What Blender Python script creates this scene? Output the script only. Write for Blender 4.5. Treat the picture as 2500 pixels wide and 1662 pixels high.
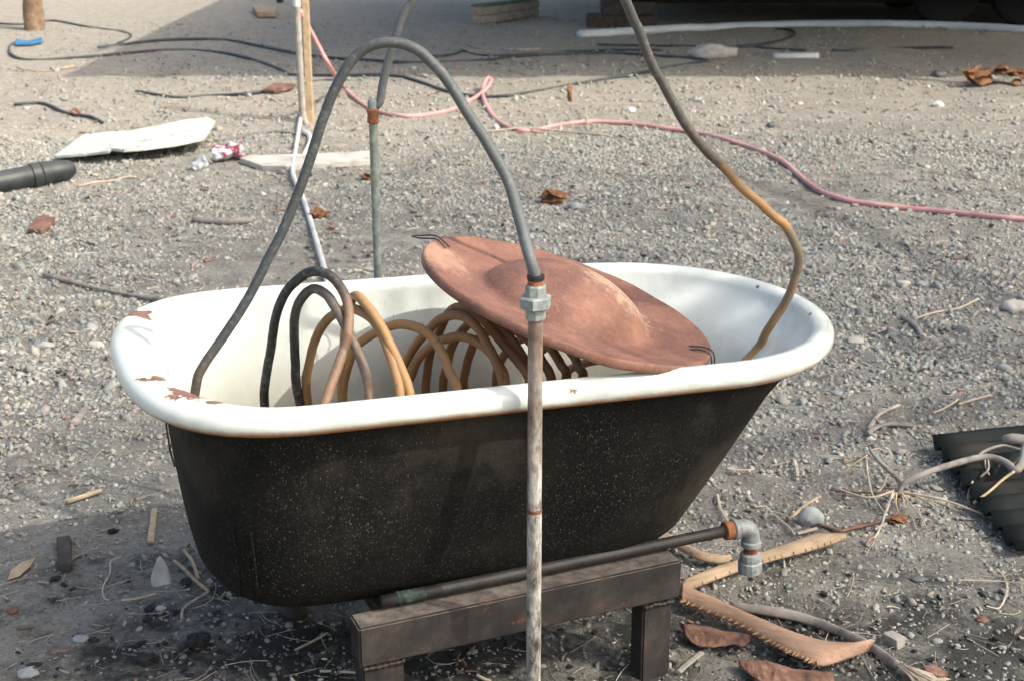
import bpy, bmesh, math, random
import numpy as np
from mathutils import Vector, Matrix, Euler, noise
random.seed(7); RNG = np.random.default_rng(11)
R = math.radians
sc = bpy.context.scene
for o in list(bpy.data.objects): bpy.data.objects.remove(o)
C = sc.collection

# ---------------------------------------------------------------- camera
CAM_H, PITCH, FPX = 1.60, R(18.89), 3443.0          # eye height, downward pitch, focal length in px of a 2500 px frame
cam_d = bpy.data.cameras.new('camera'); cam = bpy.data.objects.new('camera', cam_d); C.objects.link(cam)
cam.location = (0, 0, CAM_H); cam.rotation_euler = (math.pi/2 - PITCH, 0, 0)
cam_d.sensor_width = 36; cam_d.lens = FPX/2500*36
cam_d.clip_start = .05; cam_d.clip_end = 600
cam_d.dof.use_dof = True; cam_d.dof.focus_distance = 2.85; cam_d.dof.aperture_fstop = 9
sc.camera = cam
# ---------------------------------------------------------------- sky, sun, exposure
SUN_EL, SUN_AZ = R(46), R(-25)                        # azimuth measured from +x (picture right) towards +y (away)
sd = Vector((math.cos(SUN_EL)*math.cos(SUN_AZ), math.cos(SUN_EL)*math.sin(SUN_AZ), math.sin(SUN_EL)))
w = bpy.data.worlds.new('World'); sc.world = w; w.use_nodes = True
nt = w.node_tree; sky = nt.nodes.new('ShaderNodeTexSky'); sky.sky_type = 'NISHITA'; sky.sun_disc = False
sky.sun_elevation = SUN_EL; sky.sun_rotation = math.pi/2 - SUN_AZ; sky.air_density = 1.0; sky.dust_density = 6.0
hz_ = nt.nodes.new('ShaderNodeMix'); hz_.data_type = 'RGBA'; hz_.blend_type = 'MULTIPLY'; hz_.inputs[0].default_value = 1; hz_.inputs[7].default_value = (.99, 1.008, .98, 1)   # thin haze greys the blue
nt.links.new(sky.outputs[0], hz_.inputs[6]); nt.links.new(hz_.outputs[2], nt.nodes['Background'].inputs[0]); nt.nodes['Background'].inputs[1].default_value = .15
sl = bpy.data.lights.new('sun', 'SUN'); sl.energy = 2.15; sl.angle = R(.53); sl.color = (1, .965, .87)
so = bpy.data.objects.new('sun', sl); C.objects.link(so); so.rotation_euler = sd.to_track_quat('Z', 'Y').to_euler()
sc.view_settings.view_transform = 'Standard'; sc.view_settings.look = 'None'
sc.view_settings.exposure = 0.92; sc.view_settings.gamma = 1

# ---------------------------------------------------------------- helpers
cp, sp_ = math.cos(PITCH), math.sin(PITCH)
def ray(px, py):
    u, v = (px-1250)/FPX, (831-py)/FPX
    return Vector((u, cp + v*sp_, -sp_ + v*cp))
_w = np.random.default_rng(3); WAVES = [(k*math.cos(a), k*math.sin(a), ph, .022/k) for k, a, ph in zip(10**_w.uniform(.9, 1.75, 26), _w.uniform(0, 6.28, 26), _w.uniform(0, 6.28, 26))]
def gh(x, y):                                        # gentle relief of the ground, with trodden small unevenness
    return float(ghn(np.float64(x), np.float64(y)))
def ghn(x, y):
    z = .010*np.sin(x*1.7+.6)*np.cos(y*1.3) + .006*np.sin(x*4.1+y*3.3)
    for a, b, ph, am in WAVES: z = z + am*np.sin(a*x+b*y+ph)
    return z
def G(px, py, z=0.):                                 # where the ground (plus z) lies in that direction
    d = ray(px, py); t = (z-CAM_H)/d.z; p = Vector((0, 0, CAM_H)) + d*t
    for _ in range(3):
        t = (z + gh(p.x, p.y) - CAM_H)/d.z; p = Vector((0, 0, CAM_H)) + d*t
    return p
def D(px, py, y):                                    # point on the upright plane at distance y
    d = ray(px, py); return Vector((0, 0, CAM_H)) + d*(y/d.y)
def z1(x, y): return (x/2.8, y/2.8)
def z2(x, y): return (830+x/2.8, y/2.8)
def z3(x, y): return (1660+x/2.8, y/2.8)
def z7(x, y): return (x/2.791, 1100+y/2.791)
def z9(x, y): return (1560+x/2.51, 1050+y/2.51)

def tag(o, label=None, cat=None, group=None, kind=None):
    if label: o['label'] = label
    if cat: o['category'] = cat
    if group: o['group'] = group
    if kind: o['kind'] = kind
    return o
def thing(name, label, cat, loc=(0, 0, 0), group=None):
    o = bpy.data.objects.new(name, None); C.objects.link(o); o.location = loc; o.empty_display_size = .05
    return tag(o, label, cat, group)
def mesh_obj(name, vs, fs, mat, parent=None, smooth=False, world=True):
    me = bpy.data.meshes.new(name); me.from_pydata([tuple(v) for v in vs], [], fs); me.update()
    return link(name, me, mat, parent, smooth)
def link(name, me, mat, parent=None, smooth=False):
    o = bpy.data.objects.new(name, me); C.objects.link(o)
    if mat: me.materials.append(mat)
    if smooth:
        me.polygons.foreach_set('use_smooth', [True]*len(me.polygons))
    if parent:
        o.parent = parent
        o.matrix_parent_inverse = Matrix.Translation(parent.location).inverted()
    return o
def bm_obj(name, bm, mat, parent=None, smooth=False):
    me = bpy.data.meshes.new(name); bmesh.ops.recalc_face_normals(bm, faces=bm.faces); bm.to_mesh(me); bm.free()
    return link(name, me, mat, parent, smooth)
def spline(P, n=8):
    P = [Vector(p) for p in P]; Q = [P[0]*2-P[1]] + P + [P[-1]*2-P[-2]]; out = []
    for i in range(1, len(Q)-2):
        a, b, c, d = Q[i-1:i+3]
        for k in range(n):
            t = k/n
            out.append(.5*((2*b) + (c-a)*t + (2*a-5*b+4*c-d)*t*t + (3*b-a-3*c+d)*t**3))
    out.append(P[-1]); return out
def tube_geo(P, rad, seg=10, flat=1.0, jit=0.):
    """rings along P; rad is a number or a function of 0..1"""
    n = len(P); vs = []; fs = []
    t0 = (P[1]-P[0]).normalized(); up = Vector((0, 0, 1)) if abs(t0.z) < .9 else Vector((1, 0, 0))
    s = t0.cross(up).normalized()
    for i in range(n):
        t = (P[min(i+1, n-1)]-P[max(i-1, 0)]).normalized()
        s = (s - t*s.dot(t)).normalized(); b = s.cross(t)
        r = rad(i/(n-1)) if callable(rad) else rad
        for k in range(seg):
            a = 2*math.pi*k/seg; rr = r*(1 + (random.uniform(-jit, jit) if jit else 0))
            vs.append(P[i] + s*rr*math.cos(a) + b*rr*flat*math.sin(a))
    for i in range(n-1):
        for k in range(seg):
            k2 = (k+1) % seg
            fs.append((i*seg+k, i*seg+k2, (i+1)*seg+k2, (i+1)*seg+k))
    fs.append(tuple(range(seg))[::-1]); fs.append(tuple((n-1)*seg+k for k in range(seg)))
    return vs, fs
def tube(name, P, rad, mat, parent=None, seg=10, n=8, flat=1., smooth=True, jit=0., sp=True, wob=0.):
    Q = spline(P, n) if sp else [Vector(p) for p in P]
    if wob: Q = [q+noise.noise_vector(q*11)*wob+noise.noise_vector(q*31)*wob*.35 for q in Q]
    vs, fs = tube_geo(Q, rad, seg, flat, jit)
    return mesh_obj(name, vs, fs, mat, parent, smooth)
def lathe(name, prof, origin, axis, mat, parent=None, seg=32, smooth=True, phase=0.):
    """prof: (radius, height) pairs"""
    q = Vector(axis).to_track_quat('Z', 'Y').to_matrix(); o = Vector(origin); vs = []; fs = []; n = len(prof)
    for r, h in prof:
        for k in range(seg):
            a = 2*math.pi*k/seg + phase
            vs.append(o + q @ Vector((r*math.cos(a), r*math.sin(a), h)))
    for i in range(n-1):
        for k in range(seg):
            k2 = (k+1) % seg; fs.append((i*seg+k, i*seg+k2, (i+1)*seg+k2, (i+1)*seg+k))
    fs.append(tuple(range(seg))[::-1]); fs.append(tuple((n-1)*seg+k for k in range(seg)))
    o_ = mesh_obj(name, vs, fs, mat, parent, smooth)
    if smooth: o_.data.set_sharp_from_angle(angle=R(38))
    return o_
def slab(name, outline, thick, mat, parent=None, zf=None, bevel=.002):
    """outline of world points = upper face; prism of that thickness"""
    bm = bmesh.new(); top = []
    for p in outline:
        p = Vector(p)
        if zf: p.z += zf(p)
        top.append(bm.verts.new(p))
    f = bm.faces.new(top); f.normal_update()
    if f.normal.z < 0: f.normal_flip()
    r = bmesh.ops.extrude_face_region(bm, geom=[f])
    for v in r['geom']:
        if isinstance(v, bmesh.types.BMVert): v.co.z -= thick
    if bevel: bmesh.ops.bevel(bm, geom=list(bm.edges), offset=bevel, segments=1, affect='EDGES', clamp_overlap=True)
    bmesh.ops.triangulate(bm, faces=[f for f in bm.faces if len(f.verts) > 4])
    return bm_obj(name, bm, mat, parent)
def box_between(name, a, b, wid, hgt, mat, parent=None, up=(0, 0, 1), bevel=.002, rough=0.):
    a, b = Vector(a), Vector(b); t = (b-a).normalized(); s = t.cross(Vector(up)).normalized(); u = s.cross(t)
    bm = bmesh.new(); V = []
    for p in (a, b):
        for i, j in ((-1, -1), (1, -1), (1, 1), (-1, 1)):
            V.append(bm.verts.new(p + s*wid/2*i + u*hgt/2*j + Vector((random.uniform(-rough, rough), random.uniform(-rough, rough), random.uniform(-rough, rough)))))
    for f in ((0, 1, 2, 3), (7, 6, 5, 4), (0, 4, 5, 1), (1, 5, 6, 2), (2, 6, 7, 3), (3, 7, 4, 0)): bm.faces.new([V[i] for i in f])
    if bevel: bmesh.ops.bevel(bm, geom=list(bm.edges), offset=bevel, segments=2, affect='EDGES')
    return bm_obj(name, bm, mat, parent)
def rock(name, loc, size, mat, parent=None, seed=0, rough=.25, sub=3, rot=0., smooth=True, freq=1.6):
    bm = bmesh.new(); bmesh.ops.create_icosphere(bm, subdivisions=sub, radius=1)
    off = Vector((seed*7.3, seed*3.1, seed*1.7)); c, s = math.cos(rot), math.sin(rot)
    for v in bm.verts:
        n = v.co.normalized(); k = 1 + rough*noise.noise(n*freq+off) + rough*.45*noise.noise(n*freq*2.7+off)
        p = Vector((n.x*k*size[0], n.y*k*size[1], n.z*k*size[2]))
        p.z = max(p.z, -size[2]*.75)
        v.co = Vector((p.x*c-p.y*s, p.x*s+p.y*c, p.z)) + Vector(loc)
    return bm_obj(name, bm, mat, parent, smooth)

# ---------------------------------------------------------------- materials
def nodes(name):
    m = bpy.data.materials.new(name); m.use_nodes = True; t = m.node_tree
    b = t.nodes['Principled BSDF']; return m, t, b
def N(t, typ, **k):
    n = t.nodes.new(typ)
    for a, v in k.items():
        if a in n.inputs: n.inputs[a].default_value = v
        else: setattr(n, a, v)
    return n
def ramp(t, fac, stops, interp='LINEAR'):
    r = t.nodes.new('ShaderNodeValToRGB'); r.color_ramp.interpolation = interp; e = r.color_ramp.elements
    while len(e) < len(stops): e.new(.5)
    for i, (p, c) in enumerate(stops):
        e[i].position = p; e[i].color = (c[0], c[1], c[2], 1) if hasattr(c, '__len__') else (c, c, c, 1)
    t.links.new(fac, r.inputs[0]); return r.outputs[0]
def tc(t, scale=None, kind='Object'):
    c = t.nodes.new('ShaderNodeTexCoord').outputs[kind]
    if scale:
        m = N(t, 'ShaderNodeMapping'); m.inputs['Scale'].default_value = scale; t.links.new(c, m.inputs[0]); c = m.outputs[0]
    return c
def nz(t, co, scale, detail=5, rough=.6, dist=0.):
    n = N(t, 'ShaderNodeTexNoise', Scale=scale, Detail=detail, Roughness=rough, Distortion=dist); t.links.new(co, n.inputs['Vector']); return n.outputs['Fac']
def mix(t, fac, a, b, mode='MIX'):
    m = t.nodes.new('ShaderNodeMix'); m.data_type = 'RGBA'; m.blend_type = mode
    for s, v in ((m.inputs[0], fac), (m.inputs[6], a), (m.inputs[7], b)):
        if hasattr(v, 'node'): t.links.new(v, s)
        elif hasattr(v, '__len__'): s.default_value = (v[0], v[1], v[2], 1)
        else: s.default_value = v
    return m.outputs[2]
def math_(t, op, a, b=0.):
    m = t.nodes.new('ShaderNodeMath'); m.operation = op
    for s, v in ((m.inputs[0], a), (m.inputs[1], b)):
        if hasattr(v, 'node'): t.links.new(v, s)
        else: s.default_value = v
    return m.outputs[0]
def bump(t, b, h, strength=.5, dist=.003):
    n = N(t, 'ShaderNodeBump', Strength=strength, Distance=dist); t.links.new(h, n.inputs['Height']); t.links.new(n.outputs[0], b.inputs['Normal'])
def simple(name, stops, scale=30, rough=.7, bmp=.4, bdist=.002, stretch=None, metal=0., detail=6, fine=None, dust=None, spec=.5, turn=0.):
    m, t, b = nodes(name); co = tc(t, stretch)
    if turn:
        r_ = N(t, 'ShaderNodeMapping'); r_.inputs['Rotation'].default_value = (0, 0, turn); t.links.new(tc(t), r_.inputs[0]); co.node.id_data.links.new(r_.outputs[0], co.node.inputs[0])
    n = nz(t, co, scale, detail, .65)
    c = ramp(t, n, stops)
    if fine: c = mix(t, ramp(t, nz(t, tc(t), fine[0], 4, .7), [(fine[2], 0), (min(fine[2]+.12, 1), 1)]), c, fine[1])
    if dust:
        g = t.nodes.new('ShaderNodeNewGeometry'); s = t.nodes.new('ShaderNodeSeparateXYZ'); t.links.new(g.outputs['Normal'], s.inputs[0])
        k = math_(t, 'MULTIPLY', ramp(t, s.outputs[2], [(.2, 0), (.95, 1)]), ramp(t, nz(t, tc(t), 40, 4), [(.35, .2), (.65, dust[1])]))
        c = mix(t, k, c, dust[0])
    t.links.new(c, b.inputs['Base Color']); b.inputs['Roughness'].default_value = rough; b.inputs['Metallic'].default_value = metal
    b.inputs['Specular IOR Level'].default_value = spec
    if bmp: bump(t, b, nz(t, co, scale*2.5, 6, .7), bmp, bdist)
    return m
M = {}
M['galv'] = simple('galvanised_steel', [(.3, (.16, .18, .18)), (.55, (.28, .30, .29)), (.75, (.40, .41, .39))], 60, .62, .5, .001, metal=.12, fine=(50, (.12, .10, .085), .62))
M['rust'] = simple('rust', [(.3, (.10, .035, .015)), (.5, (.24, .09, .035)), (.75, (.36, .17, .08))], 45, .85, .6, .002)
M['copper'] = simple('weathered_tube', [(.32, (.17, .17, .13)), (.43, (.25, .13, .05)), (.55, (.36, .18, .065)), (.72, (.45, .26, .12))], 14, .55, .35, .001, fine=(120, (.5, .42, .3), .62))
M['black_rubber'] = simple('black_rubber', [(.35, (.006, .007, .007)), (.7, (.018, .02, .02))], 60, .9, .3, .001)
M['hose_black'] = simple('black_poly_hose', [(.35, (.018, .026, .030)), (.7, (.06, .075, .08))], 25, .5, .2, .001, dust=((.22, .20, .18), .12))
M['hose_pink'] = simple('faded_pink_hose', [(.35, (.48, .23, .225)), (.65, (.58, .32, .305))], 12, .55, .2, .001, dust=((.55, .38, .35), .4))
M['pvc'] = simple('white_pvc', [(.3, (.55, .56, .55)), (.6, (.72, .72, .70))], 14, .45, .1, .001, dust=((.45, .40, .34), .35))
M['pvc_blue'] = simple('weathered_white_pipe', [(.3, (.50, .56, .60)), (.6, (.66, .70, .72))], 6, .45, .1, .001)
M['drainpipe'] = simple('dark_grey_pvc', [(.3, (.018, .023, .025)), (.65, (.036, .043, .046))], 14, .5, .2, .001, dust=((.26, .24, .21), .15))
M['wood_grey'] = simple('grey_weathered_wood', [(.3, (.20, .18, .155)), (.5, (.33, .30, .26)), (.7, (.45, .42, .37))], 22, .9, .7, .003, stretch=(1, 1, 1))
M['wood_tan'] = simple('tan_wood', [(.3, (.32, .22, .13)), (.55, (.48, .36, .23)), (.75, (.60, .48, .33))], 25, .85, .5, .002)
M['wood_dark'] = simple('dark_old_timber', [(.3, (.025, .02, .016)), (.6, (.075, .058, .045)), (.8, (.13, .10, .08))], 18, .9, .6, .003)
M['palm'] = simple('dry_palm_stalk', [(.3, (.25, .165, .10)), (.45, (.37, .265, .17)), (.7, (.47, .35, .235))], 70, .8, .9, .003, stretch=(.05, 1, 1), turn=R(-28), fine=(70, (.17, .10, .055), .60))
M['palm_pink'] = simple('dry_palm_stalk_flesh', [(.3, (.28, .16, .10)), (.45, (.38, .235, .16)), (.7, (.46, .30, .215))], 70, .8, .9, .003, stretch=(.05, 1, 1), turn=R(33), fine=(60, (.16, .09, .06), .62))
M['thorn'] = simple('palm_thorn', [(.3, (.20, .105, .04)), (.7, (.33, .20, .08))], 60, .6, .2, .001)
M['bark_red'] = simple('reddish_bark', [(.3, (.055, .033, .025)), (.47, (.17, .085, .058)), (.6, (.25, .14, .10)), (.75, (.33, .24, .19))], 16, .9, 1., .004, detail=9)
M['husk'] = simple('brown_husk', [(.3, (.06, .025, .012)), (.5, (.20, .085, .035)), (.75, (.34, .17, .08))], 40, .85, .8, .003)
M['twig'] = simple('dry_twig', [(.3, (.30, .24, .18)), (.6, (.47, .40, .32)), (.8, (.56, .50, .42))], 30, .8, .4, .001)
M['branch'] = simple('dead_branch', [(.3, (.15, .13, .115)), (.5, (.27, .24, .215)), (.8, (.38, .345, .31))], 25, .85, .6, .002)
M['twig_warm'] = simple('straw_stem', [(.3, (.42, .30, .16)), (.7, (.60, .47, .29))], 30, .7, .3, .001)
M['stone_grey'] = simple('grey_stone', [(.3, (.20, .215, .22)), (.55, (.32, .335, .335)), (.8, (.46, .46, .44))], 18, .8, .5, .003)
M['stone_pale'] = simple('pale_stone', [(.3, (.36, .33, .29)), (.55, (.50, .47, .42)), (.8, (.60, .57, .52))], 20, .85, .5, .003)
M['stone_dark'] = simple('dark_stone', [(.3, (.06, .07, .07)), (.6, (.13, .14, .14)), (.8, (.2, .2, .19))], 20, .75, .5, .003)
M['charcoal'] = simple('charcoal', [(.3, (.008, .008, .008)), (.6, (.025, .025, .025)), (.85, (.09, .088, .085))], 60, .8, 1., .004)
M['white_board'] = simple('white_painted_panel', [(.3, (.40, .43, .385)), (.5, (.52, .555, .50)), (.7, (.60, .635, .58))], 9, .7, .3, .002, fine=(16, (.22, .19, .14), .58))
M['soot_steel'] = simple('sooty_steel', [(.3, (.012, .0105, .010)), (.52, (.030, .025, .0225)), (.75, (.075, .052, .042))], 14, .85, .8, .003, detail=9, fine=(11, (.14, .06, .035), .60), dust=((.26, .22, .19), .6))
M['soot_pipe'] = simple('sooty_pipe', [(.3, (.009, .008, .0075)), (.6, (.024, .020, .018)), (.8, (.06, .042, .034))], 30, .6, .4, .002)
M['blue'] = simple('blue_plastic', [(.3, (.03, .14, .30)), (.7, (.06, .24, .45))], 30, .5, .3, .002)
M['green_paint'] = simple('faded_green_paint', [(.3, (.05, .12, .09)), (.7, (.13, .22, .17))], 10, .7, .4, .002)
M['bark'] = simple('brown_bark', [(.3, (.14, .085, .05)), (.5, (.25, .165, .10)), (.7, (.36, .26, .18))], 14, .9, .9, .01)
M['tape'] = simple('old_sealing_tape', [(.45, (.012, .014, .013)), (.56, (.03, .055, .046)), (.7, (.10, .17, .14))], 40, .8, .6, .002)
M['wire'] = simple('black_wire', [(.3, (.01, .012, .012)), (.7, (.04, .045, .045))], 80, .5, .2, .001)

# enamel with chips, scratches and a rusty lower edge ("edge" is the place on the lip, made with the mesh)
def enamel_mat(chips):
    m, t, b = nodes('white_enamel'); co = tc(t)
    base = ramp(t, nz(t, co, 4.5, 9, .62, .6), [(.30, (.52, .55, .515)), (.48, (.66, .69, .64)), (.68, (.71, .745, .695))])
    # mineral film low in the basin
    at = N(t, 'ShaderNodeAttribute', attribute_name='depth'); film = math_(t, 'MULTIPLY', at.outputs['Fac'], ramp(t, nz(t, co, 6, 6), [(.3, .55), (.7, 1.)]))
    base = mix(t, film, base, (.33, .31, .25))
    n1 = nz(t, co, 26, 6, .7); tot = None; halo = None; rim_ = None
    for (p, r) in chips:
        v = N(t, 'ShaderNodeVectorMath', operation='DISTANCE'); t.links.new(co, v.inputs[0]); v.inputs[1].default_value = p
        d = math_(t, 'DIVIDE', v.outputs['Value'], r)
        k = math_(t, 'ADD', d, math_(t, 'MULTIPLY', math_(t, 'SUBTRACT', n1, .5), 3.4))
        c = ramp(t, k, [(.72, 1), (.80, 0)]); h = ramp(t, k, [(.8, 1), (1.9, 0)]); e_ = ramp(t, k, [(.66, 0), (.74, 1), (.82, 0)]); rim_ = e_ if rim_ is None else math_(t, 'MAXIMUM', rim_, e_)
        tot = c if tot is None else math_(t, 'MAXIMUM', tot, c); halo = h if halo is None else math_(t, 'MAXIMUM', halo, h)
    ed = N(t, 'ShaderNodeAttribute', attribute_name='edge')
    e = ramp(t, math_(t, 'ADD', ed.outputs['Fac'], math_(t, 'MULTIPLY', math_(t, 'SUBTRACT', nz(t, co, 18, 6, .75), .5), .7)), [(.24, 0), (.45, .5), (.7, 1)])
    specks = ramp(t, nz(t, tc(t, (1, 1, .3)), 85, 4, .8, 1.5), [(.63, 0), (.70, 1)])
    sm = ramp(t, nz(t, co, 4, 3), [(.44, 0), (.58, .9)])
    c1 = mix(t, math_(t, 'MULTIPLY', halo, math_(t, 'MULTIPLY', ramp(t, nz(t, co, 55, 5, .7), [(.4, .1), (.6, 1)]), .8)), base, (.50, .27, .09))
    c1 = mix(t, e, c1, (.42, .20, .08))
    c1 = mix(t, math_(t, 'MULTIPLY', specks, sm), c1, (.30, .22, .15))
    rustc = ramp(t, nz(t, co, 60, 5), [(.3, (.13, .06, .045)), (.7, (.29, .15, .11))])
    c1 = mix(t, tot, c1, rustc); c1 = mix(t, math_(t, 'MULTIPLY', rim_, .7), c1, (.06, .04, .03))
    t.links.new(c1, b.inputs['Base Color'])
    t.links.new(ramp(t, math_(t, 'MAXIMUM', tot, film), [(0, .17), (.5, .5), (1, .8)]), b.inputs['Roughness'])
    bump(t, b, math_(t, 'SUBTRACT', math_(t, 'MULTIPLY', nz(t, co, 5, 2), .6), tot), .35, .002)
    return m
def shell_mat():
    m, t, b = nodes('speckled_black_paint'); co = tc(t, (1, 1, .45))
    base = ramp(t, nz(t, tc(t), 3.2, 8, .62), [(.38, (.003, .004, .004)), (.52, (.009, .0088, .008)), (.66, (.040, .034, .026))])
    v = N(t, 'ShaderNodeTexVoronoi', Scale=400.); t.links.new(co, v.inputs['Vector'])
    rnd = t.nodes.new('ShaderNodeSeparateColor'); t.links.new(v.outputs['Color'], rnd.inputs[0])
    rad = math_(t, 'MULTIPLY', ramp(t, rnd.outputs[0], [(.45, 0), (1, 1)]), ramp(t, nz(t, tc(t), 3.6, 6), [(.34, .30), (.62, .95)]))
    dot = math_(t, 'LESS_THAN', v.outputs['Distance'], math_(t, 'MULTIPLY', rad, .55))
    dc = ramp(t, rnd.outputs[1], [(.1, (.028, .025, .02)), (.6, (.062, .056, .046)), (.95, (.15, .143, .125))])
    c = mix(t, math_(t, 'MULTIPLY', dot, .85), base, dc)
    drip = ramp(t, nz(t, tc(t, (1, 1, .06)), 34, 5, .7), [(.52, 0), (.68, .6)])
    c = mix(t, drip, c, (.0035, .004, .004))
    sc_ = ramp(t, nz(t, tc(t), 190, 3, .8), [(.54, 0), (.68, .6)])
    c = mix(t, sc_, c, (.05, .037, .022))
    t.links.new(c, b.inputs['Base Color']); b.inputs['Roughness'].default_value = .75; b.inputs['Specular IOR Level'].default_value = .18
    bump(t, b, nz(t, tc(t), 95, 8, .75), .8, .003); return m
def disc_mat():
    m, t, b = nodes('rusted_plate'); co = tc(t)
    n = nz(t, co, 9, 9, .72)
    c = ramp(t, n, [(.28, (.095, .046, .038)), (.45, (.165, .077, .056)), (.58, (.24, .11, .074)), (.76, (.35, .19, .12))])
    c = mix(t, ramp(t, nz(t, co, 160, 4, .8), [(.48, 0), (.70, .6)]), c, (.34, .165, .115))
    c = mix(t, ramp(t, nz(t, co, 260, 3, .8), [(.60, 0), (.72, .6)]), c, (.10, .05, .05))
    v = N(t, 'ShaderNodeVectorMath', operation='DISTANCE'); t.links.new(co, v.inputs[0]); v.inputs[1].default_value = (.085, .05, .05)
    k = math_(t, 'ADD', math_(t, 'DIVIDE', v.outputs['Value'], .13), math_(t, 'MULTIPLY', math_(t, 'SUBTRACT', nz(t, co, 45, 6, .8), .5), 3.))
    c = mix(t, ramp(t, k, [(.30, .7), (.85, 0)]), c, (.50, .36, .25))
    v = N(t, 'ShaderNodeVectorMath', operation='DISTANCE'); t.links.new(co, v.inputs[0]); v.inputs[1].default_value = (-.28, -.02, .02)
    k = math_(t, 'ADD', math_(t, 'DIVIDE', v.outputs['Value'], .10), math_(t, 'MULTIPLY', math_(t, 'SUBTRACT', nz(t, co, 35, 6, .8), .5), 3.))
    c = mix(t, ramp(t, k, [(.35, .5), (.9, 0)]), c, (.48, .31, .21))
    t.links.new(c, b.inputs['Base Color']); b.inputs['Roughness'].default_value = .72
    bump(t, b, math_(t, 'ADD', nz(t, co, 130, 6, .75), math_(t, 'MULTIPLY', nz(t, co, 14, 3), 2.5)), .6, .002); return m
def pipe_mat():
    """galvanised below, rusty towards the union"""
    m, t, b = nodes('rusting_galvanised_pipe'); co = tc(t, (1, 1, .35)); g = tc(t)
    s = t.nodes.new('ShaderNodeSeparateXYZ'); t.links.new(g, s.inputs[0])
    zinc = ramp(t, nz(t, co, 55, 6, .75), [(.36, (.07, .06, .052)), (.47, (.34, .31, .27)), (.6, (.62, .59, .54))])
    rst = ramp(t, nz(t, co, 45, 6, .7), [(.3, (.10, .06, .045)), (.5, (.21, .145, .11)), (.75, (.33, .24, .18))])
    k = math_(t, 'ADD', s.outputs[2], math_(t, 'MULTIPLY', math_(t, 'SUBTRACT', nz(t, co, 9, 5, .7), .5), .5))
    c = mix(t, ramp(t, k, [(.56, 0), (.80, 1)]), zinc, rst)
    c = mix(t, ramp(t, nz(t, co, 20, 5, .7), [(.56, 0), (.66, .8)]), c, (.34, .17, .085))
    t.links.new(c, b.inputs['Base Color']); b.inputs['Roughness'].default_value = .6; b.inputs['Metallic'].default_value = .15
    bump(t, b, nz(t, co, 120, 5), .4, .001); return m
def arch_mat(name, stops, wob=.28):
    """dark grey tube whose colour goes over into orange oxide along its run (attribute 'run')"""
    m, t, b = nodes(name); co = tc(t); a = N(t, 'ShaderNodeAttribute', attribute_name='run')
    k = math_(t, 'ADD', a.outputs['Fac'], math_(t, 'MULTIPLY', math_(t, 'SUBTRACT', nz(t, co, 9, 5, .65), .5), wob))
    c = ramp(t, k, stops)
    c = mix(t, ramp(t, nz(t, co, 90, 5, .8), [(.52, 0), (.68, .45)]), c, (.25, .265, .26))
    c = mix(t, ramp(t, nz(t, co, 40, 5, .8), [(.58, 0), (.70, .6)]), c, (.06, .05, .04))
    t.links.new(c, b.inputs['Base Color']); b.inputs['Roughness'].default_value = .6
    bump(t, b, nz(t, co, 80, 6, .7), .5, .0015); return m
def set_attr(o, name, vals):
    a = o.data.attributes.new(name, 'FLOAT', 'POINT'); a.data.foreach_set('value', np.asarray(vals, dtype=np.float32))

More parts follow.
